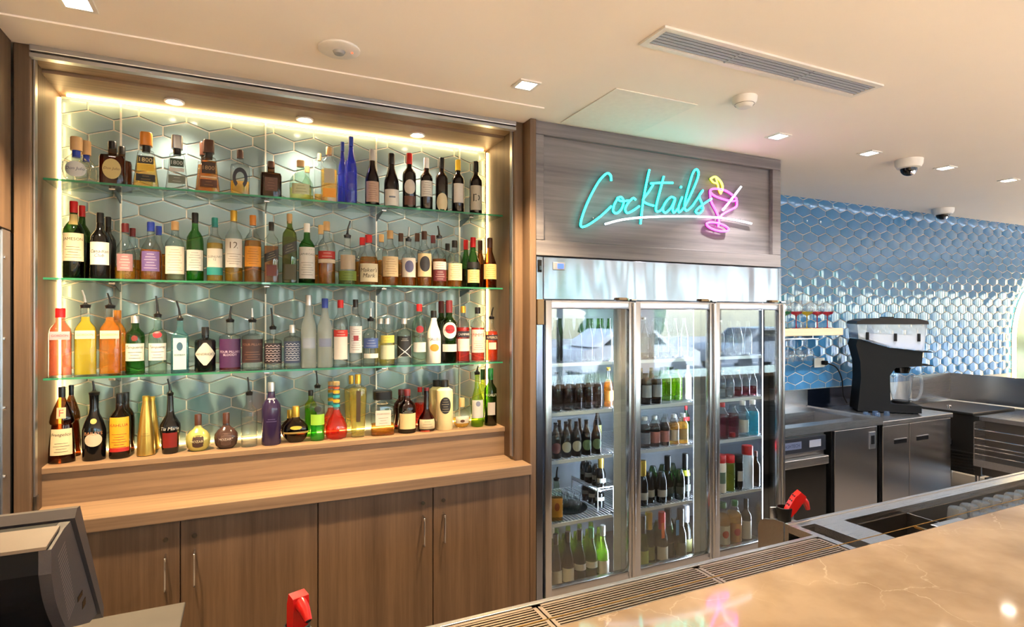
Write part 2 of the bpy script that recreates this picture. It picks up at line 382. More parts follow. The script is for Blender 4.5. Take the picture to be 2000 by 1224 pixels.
# ---- niche (lit recess) and its oak surround
NX0, NX1, NYF, NYB, NZ0, NZ1 = -.805, 1.404, 3.12, 3.42, 1.09, 2.81
nw = struct(obj('wall_niche', B(NX0, NX1, NYB, YW, NZ0, NZ1), GROUT))
tile_field(nw, NTILE, NX0+.002, NX1-.002, NZ0+.012, NZ1-.012, NYB, .002, dome=.0003)
fr = thing('oak_niche_surround', 'pale oak surround framing the lit bottle niche', 'surround', ((NX0+NX1)/2, 3.2, .92))
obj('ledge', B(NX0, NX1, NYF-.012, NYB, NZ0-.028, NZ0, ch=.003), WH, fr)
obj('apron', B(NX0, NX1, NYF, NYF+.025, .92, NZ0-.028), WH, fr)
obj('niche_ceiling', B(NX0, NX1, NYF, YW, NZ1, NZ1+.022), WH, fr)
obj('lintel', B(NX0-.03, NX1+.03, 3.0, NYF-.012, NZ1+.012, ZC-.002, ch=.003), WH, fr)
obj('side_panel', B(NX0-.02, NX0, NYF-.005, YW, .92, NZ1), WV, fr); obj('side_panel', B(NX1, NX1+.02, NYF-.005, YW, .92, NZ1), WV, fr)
obj('jamb', B(-.855, -.80, 2.965, NYF-.006, .92, ZC-.002, ch=.003), WV, fr); obj('jamb', B(1.402, 1.452, 2.965, NYF-.006, .92, ZC-.002, ch=.003), WV, fr)
obj('shutter_rail', B(-.80, 1.402, 2.945, 2.998, 2.835, ZC-.002, ch=.004), ALU, fr)
obj('shutter_rail_lip', B(-.80, 1.402, 2.95, 2.985, 2.812, 2.828), ALU, fr)
for x in (-.797, 1.394): obj('shutter_guide', B(x, x+.006, 2.99, 3.02, .94, 2.83), ALU, fr)
obj('guide_latch', B(-.796, -.785, 2.985, 3.02, .94, 1.0), STD, fr)
# led strips in the corners of the niche
LED = emit('warm_led', (255, 212, 142), 17)
led = thing('led_strip_frame', 'glowing warm led strip running round the inside of the niche', 'led strip', ((NX0+NX1)/2, 3.39, NZ0+.001))
obj('strip', B(NX0+.03, NX1-.03, 3.375, 3.385, NZ1-.009, NZ1-.001), LED, led)
obj('strip', B(NX0+.001, NX0+.009, 3.372, 3.382, NZ0+.02, NZ1-.02), LED, led); obj('strip', B(NX1-.009, NX1-.001, 3.372, 3.382, NZ0+.02, NZ1-.02), LED, led)
obj('strip', B(NX0+.03, NX1-.03, 3.393, 3.400, NZ0+.0015, NZ0+.005), LED, led)
# small round downlights in the niche ceiling
LAMP = emit('warm_lamp', (255, 236, 200), 22); LAMPC = emit('white_lamp', (255, 242, 222), 20)
for i, x in enumerate((-.317, .29, .911)):
    t = thing('niche_downlight', ['round recessed downlight above the round clear tequila bottle end of the niche', 'round recessed downlight at the middle of the niche ceiling', 'round recessed downlight above the wine bottles in the niche'][i], 'downlight', (x, 3.262, NZ1-.004), 0, 'niche ceiling downlights')
    link('trim_ring', mkmesh(MB().lathe([(.004,.045),(-.003,.045),(-.004,.040),(.002,.030),(.004,.030)], cap=False), WHT, True), t)
    link('lens', mkmesh(MB().lathe([(.0025,.030),(.001,.02),(.0005,.001)]), LAMP, True), t)
    spot(x, 3.262, NZ1-.02, 16, size=120)
# glass shelves
SZ = [2.357, 1.920, 1.477]
for i, z in enumerate(SZ):
    t = thing('glass_shelf', ['top glass shelf with green edge carrying tequila and red wine', 'middle glass shelf with green edge carrying whisky bottles', 'lowest glass shelf with green edge carrying gin and vodka bottles'][i], 'shelf', (.3, 3.27, z-.010), 0, 'glass shelves in the niche')
    obj('pane', B(NX0+.002, NX1-.002, 3.142, 3.370, z-.0095, z-.0005), SHELFGL, t); obj('polished_edge', B(NX0+.002, NX1-.002, 3.138, 3.1419, z-.0095, z-.0005), SHELFED, t)
    for x in (-.56, .10, .70, 1.22):
        obj('bracket', MB().prism([(3.18, z-.011), (3.385, z-.011), (3.385, z-.05)], x-.003, x+.003, 0), plain('bracket_steel', (110, 120, 124), .3, 1), t)
        obj('bracket_stud', MB().tube([(x-.012, 3.19, z-.018), (x+.012, 3.19, z-.018)], .007), CHR, t, True)
for x in (-.56, .10, .70, 1.22):
    tag(obj('shelf_upright', B(x-.0035, x+.0035, 3.390, 3.402, NZ0+.008, NZ1-.010), plain('upright_white', (226, 222, 210), .35, .2)), 'slim metal upright rail ' + {-.56: 'behind the script labelled whisky end', .10: 'behind the gold capped whisky', .70: 'beside the cobalt blue bottles', 1.22: 'at the wine end of the niche'}[x], 'upright rail', 'shelf uprights in the niche')

# ---- worktop and cupboards below the niche
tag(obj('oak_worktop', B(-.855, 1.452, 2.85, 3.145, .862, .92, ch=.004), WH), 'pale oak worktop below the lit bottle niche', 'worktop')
DX = [-.85, -.257, .315, .886, 1.451]
def bar_handle(par, x, z0, z1, y):
    obj('handle', MB().tube(smooth_path([(x, y, z0), (x, y-.028, z0+.006), (x, y-.03, z0+.02), (x, y-.03, z1-.02), (x, y-.028, z1-.006), (x, y, z1)], 4), .0045, 8), CHR, par, True)
for k in range(2):
    t = thing('oak_cupboard', ['oak base cupboard with two doors beside the terminal', 'oak base cupboard with two doors beside the glass fridge'][k], 'cupboard', ((DX[2*k]+DX[2*k+2])/2, 3.0, 0), 0, 'oak cupboards under the worktop')
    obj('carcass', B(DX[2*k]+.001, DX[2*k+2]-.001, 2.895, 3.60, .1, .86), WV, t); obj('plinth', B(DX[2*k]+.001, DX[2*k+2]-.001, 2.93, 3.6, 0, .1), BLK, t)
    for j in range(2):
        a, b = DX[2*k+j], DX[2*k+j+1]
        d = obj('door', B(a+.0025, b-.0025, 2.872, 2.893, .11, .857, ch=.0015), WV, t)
        hx = b - .055 if j == 0 else a + .055
        bar_handle(d, hx, .565, .72, 2.873)
        obj('lock', MB().tube([(hx, 2.866, .785), (hx, 2.875, .785)], .010, 14), CHR, d, True)

# ---- tall fridge housing at the far left (only its side shows)
t = thing('steel_fridge_side', 'tall steel fridge at the niche end with riveted side', 'fridge', (-1.4, 2.85, 0))
obj('body', B(-2.2, -.862, 2.62, 3.6, .02, 2.09, ch=.006), STV, t)
obj('edge_trim', B(-.862, -.8575, 2.86, 2.94, .02, 2.09), ALU, t)
for z in (1.98, 1.66, 1.39, 1.12, .8): obj('rivet', MB().tube([(-.8575, 2.875, z), (-.852, 2.875, z)], .008, 10), CHR, t, True)
obj('door_glass', B(-2.1, -.95, 2.60, 2.618, .15, 1.8), BLG, t)
tag(obj('oak_fascia', B(-2.2, -.858, 2.60, 2.95, 2.095, ZC-.002, ch=.003), WV), 'oak fascia above the riveted steel fridge side', 'fascia')

# ---- ceiling fittings
trim = struct(obj('trim_1', B(-.856, 1.450, 2.70, 2.95, ZC-.008, ZC-.001), CEIL))
struct(obj('trim_2', B(1.645, 2.164, 2.32, 2.868, ZC-.005, ZC-.001), plain('panel_paint', (240, 236, 226), .75)))
for i, (x, y) in enumerate(((-.543, 2.495), (1.227, 2.47), (2.994, 2.515), (3.868, 2.512), (4.77, 2.52), (5.673, 2.53))):
    t = thing('square_downlight', ['square downlight in ceiling above the far fridge side', 'square downlight in front of the niche end jamb', 'square downlight in front of the neon sign panel end', 'square downlight beside the nearer dome camera above the sink', 'square downlight past the nearer dome camera', 'square downlight above the ice chest corner'][i], 'downlight', (x, y, ZC-.004), 0, 'square ceiling downlights')
    m = MB()
    for (a, b, c, d) in ((-.055,.055,-.055,-.04),(-.055,.055,.04,.055),(-.055,-.04,-.04,.04),(.04,.055,-.04,.04)): m.box(a, b, c, d, -.004, .003)
    link('frame', mkmesh(m, WHT), t); link('lens', mkmesh(B(-.04, .04, -.04, .04, -.001, .003), LAMPC), t)
    spot(x, y, ZC-.02, 250 if i < 2 else 75, (1, .74, .44) if i < 2 else (1, .93, .86), 100 if i < 2 else 110)
# unseen lamps added over bar and guest side to fill the room, same fittings
for i, (x, y) in enumerate([(a, b) for b in (-2.9, -1.7) for a in (-1.5, 1.2, 4.0, 7.0, 10.0)] + [(1.2, .9), (-.9, 1.0), (3.4, 1.0), (7.6, 1.2), (9.6, 2.4)]):
    t = thing('square_downlight', 'added square fill downlight over the guest side of the bar', 'downlight', (x, y, ZC-.004), 0, 'added fill downlights over the guest side')
    link('frame', bpy.data.objects['square_downlight'].children[0].data, t); link('lens', bpy.data.objects['square_downlight'].children[1].data, t)
    spot(x, y, ZC-.02, 340 if i < 10 else (8 if i < 13 else 90), (1, .80, .56), 92 if i < 10 else 100)
t = thing('emergency_light', 'round white emergency light with tiny red indicator in ceiling', 'emergency light', (.355, 2.47, ZC-.006))
link('disc', mkmesh(MB().lathe([(.005,.085),(-.002,.085),(-.006,.078),(-.007,.03),(-.007,.001)]), WHT, True), t)
link('lens', mkmesh(MB().lathe([(-.007,.026),(-.018,.02),(-.022,.006)]), plain('lens_grey', (150, 150, 150), .1), True), t)
link('indicator', mkmesh(MB().lathe([(-.007,.004),(-.009,.003)]), emit('red_led', (255, 50, 20), 3)), t, (.052, -.01, 0))
t = thing('air_vent', 'long white linear air vent grille set in ceiling', 'vent', (2.125, 1.82, ZC-.01))
m = MB()
for b in ((1.46,2.79,1.74,1.765),(1.46,2.79,1.878,1.903),(1.46,1.485,1.765,1.878),(2.765,2.79,1.765,1.878)): m.box(*b, ZC-.010, ZC-.001)
obj('frame', m, WHT, t); obj('duct', B(1.485, 2.765, 1.765, 1.878, ZC-.0025, ZC-.001), plain('duct_dark', (38, 48, 66), .7), t)
for k in range(5): obj('slat', B(1.485, 2.765, 1.776+k*.0205, 1.784+k*.0205, ZC-.009, ZC-.003), plain('slat_grey', (170, 180, 192), .5), t)
for x in (1.9, 2.34): obj('cross_bar', B(x-.003, x+.003, 1.765, 1.878, ZC-.010, ZC-.003), plain('slat_grey', (170, 180, 192), .5), t)
t = thing('smoke_detector', 'white round smoke detector on ceiling near the vent', 'smoke detector', (2.31, 2.145, ZC-.055))
link('base', mkmesh(MB().lathe([(.054,.062),(.03,.060),(.018,.05),(.018,.03)]), WHT, True), t)
link('sensor_head', mkmesh(MB().lathe([(.018,.045),(.004,.036),(0,.028),(0,.001)]), WHT, True), t)
link('slot_ring', mkmesh(MB().lathe([(.020,.0485),(.0165,.0485)], cap=False), BLK, True), t)
for (x, y, r, lab) in ((4.30, 2.507, .088, 'dome security camera on ceiling among the square downlights'), (6.58, 3.50, .10, 'dome security camera at top of the blue tiled wall')):
    t = thing('dome_camera', lab, 'security camera', (x, y, ZC-.12), 0, 'dome cameras')
    link('mount', mkmesh(MB().lathe([(.119,r),(.085,r*.97),(.062,r*.84),(.055,r*.6)]), WHT, True), t)
    link('dome', mkmesh(MB().lathe([(.06,r*.62)] + [(.055-.05*math.sin(a*PI/12), r*.6*math.cos(a*PI/12)+.0005) for a in range(7)]), BLG, True), t)
    link('lens', mkmesh(MB().lathe([(0,.018),(.012,.016),(.014,.008)]), CHR, True), t, (-.02, -.035, .022), (2.0, 0, 0))

# ================================================================ GLASS-DOOR FRIDGE, SIGN PANEL, NEON
tag(obj('oak_gable', B(1.453, 1.492, 2.875, 3.68, 0, ZC-.002, ch=.003), WV), 'upright oak gable between worktop and glass fridge', 'panel')
FX0, FX1, FYF, FYB = 1.497, 3.467, 2.92, 3.66
t = FR = thing('glass_door_fridge', 'three-door stainless steel fridge with glass doors full of drinks', 'fridge', ((FX0+FX1)/2, 3.3, 0))
INT = plain('fridge_liner', (150, 158, 170), .35, .2)
obj('back_panel', B(FX0+.03, FX1-.03, FYB-.03, FYB, .1, 1.85), INT, t)
obj('side_panel', B(FX0, FX0+.045, FYF, FYB, .0, 2.09), STV, t); obj('side_panel', B(FX1-.03, FX1, FYF, FYB, .0, 2.09), STV, t)
obj('base_panel', B(FX0+.045, FX1-.03, FYF, FYB-.03, .0, .115), STD, t)
obj('roof_panel', B(FX0+.045, FX1-.03, FYF+.02, FYB-.03, 1.845, 2.09), INT, t)
obj('header', B(FX0+.047, FX1-.03, 2.885, FYF+.019, 1.845, 2.09, ch=.004), STW, t)
obj('header_side_strip', B(FX0+.002, FX0+.044, 2.885, FYF-.001, .02, 2.09, ch=.003), STW, t); obj('header_side_strip', B(FX1-.028, FX1-.001, 2.885, FYF-.001, 1.848, 2.09, ch=.003), STW, t)
sw = obj('rocker_switch', B(1.508, 1.53, 2.878, 2.887, 2.0, 2.07, ch=.002), BLK, t); obj('rocker', B(1.512, 1.526, 2.874, 2.879, 2.012, 2.036), BLG, sw)
dp = obj('thermostat', B(1.605, 1.685, 2.879, 2.888, 2.015, 2.062, ch=.004), plain('panel_grey', (120, 124, 134), .4), t)
obj('display', B(1.632, 1.672, 2.877, 2.8795, 2.025, 2.052), emit('blue_display', (50, 80, 220), 1.0), dp)
obj('hinge_rail', B(1.497, 1.54, 2.868, 2.884, 1.70, 1.845, ch=.003), plain('hinge_bronze', (120, 96, 70), .4, .8), t)
DRX = [1.545, 2.172, 2.822, 3.465]
SHZ = [1.47, 1.175, .89, .515]
WIRE = plain('shelf_wire', (205, 210, 214), .3, .4)
COOL = emit('cool_tube', (225, 238, 255), 44)
for k in range(3):
    a, b = DRX[k]+.003, DRX[k+1]-.003; z0, z1 = .13, 1.842
    d = obj('door', B(a, a+.042, 2.865, 2.912, z0, z1, ch=.008).box(b-.042, b, 2.865, 2.912, z0, z1, ch=.008).box(a+.04, b-.04, 2.868, 2.912, z1-.05, z1, ch=.004).box(a+.04, b-.04, 2.868, 2.912, z0, z0+.06, ch=.004), STV, t, True)
    obj('door_pane', B(a+.041, b-.041, 2.882, 2.888, z0+.059, z1-.049), DOORGL, d)
    obj('grip', MB().tube([(b-.012, 2.858, z0+.02), (b-.012, 2.858, z1-.01)], .013, 12), STV, d, True)
    obj('gasket', B(a+.02, a+.026, 2.912, 2.919, z0, z1), BLK, d); obj('gasket', B(b-.026, b-.02, 2.912, 2.919, z0, z1), BLK, d)
    hg = obj('hinge', B(b-.12, b-.06, 2.86, 2.884, 1.845, 1.862, ch=.003), plain('hinge_bronze', (120, 96, 70), .4, .8), t)
    obj('hinge_pin', MB().tube([(b-.05, 2.866, 1.846), (b-.05, 2.866, 1.858)], .007, 10).box(b-.03, b+.01, 2.856, 2.88, 1.846, 1.853), CHR, hg)
    # wire shelves and lamp of this bay
    for z in SHZ:
        sh = obj('wire_shelf', B(a+.03, b-.09, 2.975, 2.983, z-.022, z-.002).box(a+.03, b-.03, 3.58, 3.586, z-.008, z-.002), WIRE, t)
        m = MB(); n = 26
        for i in range(n):
            x = a+.005 + (b-a-.01)*i/(n-1); m.box(x-.002, x+.002, 2.982 if a+.03 < x < b-.09 else 3.02, 3.581, z-.006, z-.002)
        o = obj('shelf_wires', m, WIRE, sh); o['kind'] = 'stuff'
    lt = obj('lamp_tube', MB().tube([(b-.055, 2.99, .2), (b-.055, 2.99, 1.82)], .007, 8), COOL, t, True); obj('lamp_cover', B(b-.085, b-.031, 2.966, 2.97, .16, 1.83).box(b-.034, b-.031, 2.97, 3.03, .16, 1.83), WIRE if k < 2 else BLK, lt)  # cover and flange added to hide the tube and block its light
    if k < 2: obj('mullion', B(b-.03, b+.036, 2.921, 2.965, .115, 1.845), INT, t)
# oak sign panel above the fridge
t = thing('oak_sign_panel', 'framed greyish oak panel above the fridge holding the neon sign', 'panel', (2.48, 2.95, 2.095))
obj('board', B(1.494, 3.47, 2.925, 3.0, 2.097, ZC-.002), WG, t)
obj('frame_rail', B(1.494, 3.47, 2.893, 2.925, 2.79, ZC-.002, ch=.003), WG, t); obj('frame_rail', B(1.494, 3.47, 2.893, 2.925, 2.097, 2.185, ch=.003), WG, t)
obj('frame_stile', B(1.494, 1.552, 2.8935, 2.925, 2.186, 2.789, ch=.003), WG, t); obj('frame_stile', B(3.39, 3.47, 2.8935, 2.925, 2.186, 2.789, ch=.003), WG, t)
obj('return_panel', B(3.44, 3.47, 3.0, YW, 2.097, ZC-.002), WG, t)
# neon sign, traced stroke by stroke
NS = thing('neon_sign', 'neon sign reading Cocktails with pink glass and lemon', 'neon sign', (2.45, 2.9, 2.2))
NT = emit('neon_teal', (40, 236, 222), 4.2); NTB = plain('neon_teal_back', (10, 110, 104), .4); NP = emit('neon_pink', (255, 60, 225), 4.0); NW = emit('neon_white', (236, 236, 255), 3.0); NY = emit('neon_yellow', (235, 250, 70), 3.2)
def zp(p): return on_y(1030 + p[0]/3.221, 220 + p[1]/3.221, 2.893)
def neon(name, pts, mat, r=.0064, closed=False, back=True):
    P = smooth_path([zp(p) for p in pts], 6, closed)
    o = obj(name, MB().tube(P, r, 10, True, closed), mat, NS, True)
    if back:
        Q = [p + Vector((0, .012, 0)) for p in P]
        bk = {'neon_teal': NTB, 'neon_pink': plain('neon_pink_back', (130, 20, 110), .4), 'neon_white': plain('neon_white_back', (150, 150, 170), .4), 'neon_yellow': plain('neon_yellow_back', (130, 140, 20), .4)}[mat.name]
        obj('tube_backing', MB().tube(Q, r*.95, 6, True, closed), bk, o, True)
    return o
neon('letter_c', [(528,428),(524,395),(500,382),(455,425),(405,510),(362,605),(336,690),(345,718),(392,700),(462,650),(528,588)], NT)
neon('letter_o', [(572,535),(548,575),(540,618),(562,632),(592,605),(606,560),(592,532),(566,538),(590,556),(640,552)], NT)
neon('letter_c', [(682,548),(664,538),(636,565),(616,604),(628,630),(660,618),(704,588)], NT)
neon('letter_k', [(768,358),(748,450),(728,560),(712,700)], NT); neon('letter_k_arm', [(792,452),(762,500),(728,548),(752,572),(796,585)], NT)
neon('letter_t', [(858,400),(838,480),(812,580),(812,618),(836,616),(856,590)], NT); neon('letter_t_bar', [(775,445),(840,441),(916,441)], NT)
neon('letter_a', [(930,540),(905,530),(872,560),(852,605),(868,628),(902,600),(930,545),(915,600),(922,628),(950,600)], NT)
neon('letter_i', [(974,530),(952,590),(956,626),(990,592)], NT); neon('letter_i_dot', [(964,472),(968,464)], NT, .007)
neon('letter_l', [(990,592),(1040,490),(1076,395),(1068,358),(1044,375),(1014,470),(990,570),(1000,616),(1040,585)], NT)
neon('letter_s', [(1040,585),(1104,490),(1082,525),(1098,570),(1104,610),(1080,634),(1060,618),(1100,580),(1160,540)], NT)
neon('underline', [(490,700),(600,672),(750,657),(950,652),(1150,657),(1280,670),(1410,697)], NW)
neon('glass_rim', [(1150,490),(1180,478),(1245,490),(1300,525),(1316,548),(1285,556),(1220,540),(1170,518)], NP, closed=True)
neon('glass_bowl', [(1150,500),(1158,560),(1188,620),(1205,665),(1200,715)], NP); neon('glass_bowl', [(1318,552),(1314,590),(1270,615),(1228,640),(1206,672)], NP)
neon('glass_foot', [(1197+68*math.cos(a*PI/6)-6*math.sin(a*PI/6), 718+22*math.sin(a*PI/6)+18*math.cos(a*PI/6)) for a in range(12)], NP, closed=True)
neon('straw', [(1345,465),(1290,538),(1230,614)], NW)
neon('lemon_slice', [(1152,416),(1182,403),(1214,430),(1229,470),(1216,510)], NY); neon('lemon_core', [(1152,416),(1170,438),(1196,448),(1204,478),(1216,508)], NY, .005); neon('lemon_core', [(1186,408),(1192,430),(1196,446)], NY, .005, back=False)
for (x, v) in ((420, 660), (725, 640), (1100, 600), (1200, 640)):
    p = zp((x, v)); obj('standoff', MB().tube([(p.x, 2.902, p.z), (p.x, 2.926, p.z)], .004, 8), CHR, NS, True)

# ================================================================ SINK COUNTER ON THE RIGHT
CT = thing('steel_sink_counter', 'stainless steel sink counter below the blue tiles', 'counter', (4.15, 3.35, .86))
sx0, sx1, sy0, sy1, zt = 3.72, 4.62, 3.14, 3.50, .90
m = MB()
for b in ((3.47, sx0, 3.0, YW), (sx1, 4.80, 3.0, YW), (sx0, sx1, 3.0, sy0), (sx0, sx1, sy1, YW)): m.box(*b, zt-.05, zt)
obj('top', m, ST, CT)
m = MB(); m.box(sx0, sx1, sy0, sy1, .65, .655)
for b in ((sx0-.004, sx0, sy0, sy1), (sx1, sx1+.004, sy0, sy1), (sx0, sx1, sy0-.004, sy0), (sx0, sx1, sy1, sy1+.004)): m.box(*b, .65, zt-.051)
obj('basin', m, ST, CT); obj('raised_rim', B(3.47, 4.80, 3.0, 3.012, zt, zt+.010).box(4.788, 4.80, 3.012, YW-.02, zt, zt+.010), ST, CT)
obj('upstand', B(3.47, 4.80, YW-.015, YW-.001, zt, 1.058), STV, CT)
tp = thing('sink_tap', 'chrome swivel tap beside the sink basin', 'tap', (3.62, 3.62, zt))
link('base', mkmesh(MB().lathe([(0,.028),(.012,.028),(.016,.018),(.08,.016),(.09,.012)]), CHR, True), tp)
link('spout', mkmesh(MB().tube(smooth_path([(0,0,.05),(.06,-.03,.085),(.2,-.09,.14),(.27,-.12,.165),(.285,-.126,.155),(.286,-.127,.13)], 6), .011, 12), CHR, True), tp)
link('lever', mkmesh(MB().tube(smooth_path([(0,0,.08),(-.005,0,.13),(-.03,.0,.15),(-.05,.01,.12)], 5), .009, 10), CHR, True), tp)
C2 = thing('steel_bench', 'stainless steel bench carrying the frozen drink machine', 'counter', (5.3, 3.35, .82))
obj('top', B(4.803, 5.80, 3.0, YW, .835, .875, ch=.006), ST, C2); obj('upstand', B(4.803, 5.80, YW-.015, YW-.001, .875, 1.058), plain('dark_panel', (34, 42, 60), .15, .8), C2)
g = thing('glass_washer', 'undercounter glass washer with dark door and control panel', 'glass washer', (3.82, 3.3, 0))
obj('body', B(3.49, 4.15, 3.06, 3.13, .63, .84).box(3.49, 4.15, 3.06, 3.68, .05, .63), STD, g)
obj('control_panel', B(3.50, 4.14, 3.035, 3.06, .70, .82, ch=.004), plain('panel_dark', (52, 56, 66), .3), g)
obj('handle_ledge', B(3.50, 4.13, 3.0, 3.058, .60, .665, ch=.006), ST, g); obj('door', B(3.50, 4.14, 3.03, 3.06, .08, .60, ch=.004), BLG, g)
wbadge = obj('badge', B(3.62, 3.86, 3.032, 3.0352, .735, .79), plain('badge_blue', (126, 140, 176), .4), g); obj('badge', B(3.95, 4.08, 3.032, 3.0352, .735, .79), plain('badge_pale', (196, 204, 224), .4), g)
for (a, b, lab, hd) in ((4.21, 4.745, 'steel fronted cupboard beside the glass washer', 'latch'), ):
    g = thing('steel_cupboard', lab, 'cupboard', ((a+b)/2, 3.3, 0)); obj('body', B(a, b, 3.04, 3.13, .63, .845).box(a, b, 3.04, 3.66, .08, .63), STD, g)
    d = obj('door', B(a+.005, b-.005, 3.012, 3.039, .10, .842, ch=.004), STV, g)
    obj('latch', B(b-.115, b-.035, 3.005, 3.013, .66, .80, ch=.003), ALU, d); obj('latch_grip', B(b-.095, b-.055, 3.001, 3.0055, .70, .77), BLK, d)
    for x in (a+.05, b-.05): obj('foot', MB().tube([(x, 3.15, 0), (x, 3.15, .08)], .02), BLK, g, True)
g = thing('steel_cupboard', 'two-door steel cupboard with slot handles under the frozen drink machine', 'cupboard', (5.3, 3.3, 0))
obj('body', B(4.81, 5.79, 3.04, 3.66, .08, .83), STD, g)
for (a, b, hx) in ((4.815, 5.17, 5.05), (5.18, 5.785, 5.36)):
    d = obj('door', B(a, b, 3.012, 3.039, .10, .83, ch=.004), STV, g)
    obj('slot_handle', B(hx-.085, hx+.085, 3.010, 3.014, .67, .705), BLK, d); obj('slot_lip', B(hx-.085, hx+.085, 3.006, 3.0125, .704, .711), ALU, d)
for z in (.62, .25): obj('hinge', MB().tube([(5.79, 3.02, z-.03), (5.79, 3.02, z+.03)], .009), CHR, g, True)
for x in (4.87, 5.72): obj('foot', MB().tube([(x, 3.15, 0), (x, 3.15, .08)], .02), BLK, g, True)
# oak shelf with stemware
tag(obj('oak_wall_shelf', B(3.475, 4.97, 3.47, YW, 1.575, 1.64, ch=.004), WS), 'pale oak floating shelf holding coloured stem glasses', 'shelf')
def goblet_profile(h, r, stem=.004, foot=.036): return [(0, foot), (.003, foot), (.006, .008), (.012, stem), (h*.42, stem), (h*.46, .012), (h*.52, r*.75), (h*.66, r), (h*.82, r*.96), (h, r*.82)]
def goblet(x, y, z, hue, lab, name='stem_glass', flip=False, h=.25, grp=None):
    t = thing(name, lab, 'glass', (x, y, z), random.uniform(0, 6), grp)
    p = goblet_profile(h, .056)
    SW = glass('stemware', (244, 247, 248), f0=.10, body=.05); c = glass('tint_'+hue[0], hue[1], body=.45) if hue else SW
    fl_ = lambda q: [((h - z_), r_) for z_, r_ in q][::-1] if flip else q
    link('bowl', mkmesh(MB().lathe(fl_(p[5:]), n=20, cap=False), SW, True), t)
    link('stem', mkmesh(MB().lathe(fl_(p[2:6]), n=10, cap=False), c, True), t); link('foot', mkmesh(MB().lathe(fl_(p[0:3]), n=18), c, True), t)
    if hue and not flip: link('tinted_base', mkmesh(MB().lathe([(h*.465, .0125), (h*.52, .0425), (h*.60, .052)], n=20, cap=False), c, True), t)
    return t
GH = {'green': ('green', (40, 170, 100)), 'red': ('red', (225, 30, 60)), 'yellow': ('yellow', (245, 205, 40))}
for i, (u, hu) in enumerate(((1533, 'green'), (1555, 'red'), (1576, 'yellow'), (1596, 'red'), (1616, 'red'))):
    goblet(on_y(u, 630, 3.56).x, 3.56, 1.64, GH[hu], ['stem glass with green stem on oak shelf', 'stem glass with red stem beside the green stemmed one', 'stem glass with yellow stem between red stemmed ones', 'red stemmed glass next to the yellow stemmed one on oak shelf', 'red stemmed glass at the open end of the oak shelf'][i], grp='coloured stem glasses on the oak shelf')
rack = tag(obj('glass_hanging_rack', B(3.5, 4.68, 3.50, 3.506, 1.545, 1.551).box(3.5, 4.68, 3.60, 3.606, 1.545, 1.551).box(3.55, 3.556, 3.5, 3.606, 1.549, 1.574).box(4.6, 4.606, 3.5, 3.606, 1.549, 1.574), CHR), 'chrome rack under the oak shelf holding upturned glasses', 'rack')
for i in range(9):
    goblet(3.62 + i*.122, 3.553, 1.55 - .205, None, 'clear wine glass hanging upside down under the oak shelf', 'hanging_wine_glass', True, .20, 'wine glasses hanging under the shelf')
# socket and plug
t = thing('wall_socket', 'white wall socket with black plug on blue tiles', 'socket', (4.98, YW-.012, 1.24))
obj('plate', B(4.90, 5.04, YW-.014, YW, 1.26, 1.35, ch=.003), WHT, t)
pl = obj('plug', B(4.985, 5.03, YW-.06, YW-.0145, 1.285, 1.325, ch=.008), BLK, t); obj('cord', MB().tube(smooth_path([(5.03, YW-.05, 1.30), (5.10, YW-.09, 1.26), (5.15, YW-.11, 1.15), (5.17, YW-.11, 1.0), (5.21, YW-.12, .92)], 6), .006, 8), BLK, pl, True)
# frozen drink machine
t = thing('frozen_drink_machine', 'black frozen drink machine with clear ice hopper and blender jar', 'drink machine', (5.16, 3.50, .875), math.radians(-42))
bp = [(.0,.02),(.0,.0),(.50,.0),(.50,.065),(.26,.075),(.255,.33),(.30,.40),(.50,.42),(.51,.55),(.27,.575),(.0,.655),(-.015,.60),(.02,.45),(.025,.30),(.01,.12)]
link('body', mkmesh(MB().prism(bp, -.14, .14), BLK, True), t, (0,0,.01))
hop = [(.0,.672),(.12,.634),(.27,.592),(.51,.567),(.535,.80),(-.01,.80)]
link('ice_hopper', mkmesh(MB().prism(hop, -.16, .16), glass('hopper_plastic', (222, 224, 232), body=.35), True), t)
link('ice', mkmesh(MB().prism([(.02,.685),(.27,.602),(.50,.578),(.52,.70),(.0,.72)], -.145, .145), plain('ice', (206, 212, 226), .4, bump=.8, scale=60), True), t)
link('lid', mkmesh(MB().prism([(-.02,.802),(.545,.802),(.54,.83),(.46,.852),(.30,.858),(.06,.85),(-.012,.83)], -.17, .17), plain('lid_dark', (34, 27, 25), .4, spec=.2), True), t)
link('lid_knob', mkmesh(B(.22, .32, -.03, .03, .858, .868, ch=.003), BLK), t)
for (x, z) in ((.07, .70), (.29, .69), (.47, .69)): link('hopper_latch', mkmesh(B(x-.012, x+.012, -.172, -.1605, z-.04, z+.03, ch=.004), BLK), t)
for zz in (.43, .55): link('control_lip', mkmesh(B(.50, .60, -.1, .1, zz, zz+.008), BLK), t)
link('chute', mkmesh(MB().lathe([(0,.055),(.05,.07),(.06,.04)]), BLG, True), t, (.39, 0, .355))
for (x, y) in ((.02, -.12), (.02, .08), (.44, -.12), (.44, .08)): link('foot', mkmesh(B(x, x+.04, y, y+.04, 0, .0095), BLK), t)
R42 = Matrix.Rotation(math.radians(-42), 3, 'Z')
jp = Vector((5.16, 3.50, .875)) + R42 @ Vector((.38, 0, .086))
t = thing('blender_jar', 'clear blender jar standing in the frozen drink machine', 'jar', jp, math.radians(-42))
link('cup', mkmesh(MB().lathe([(.012,.062),(.03,.066),(.12,.085),(.255,.10)], n=20, cap=False), glass('jar_plastic', (228, 232, 240), body=.25, f0=.1), True), t)
link('jar_base', mkmesh(MB().lathe([(0,.07),(.012,.072),(.02,.06)]), BLK, True), t)
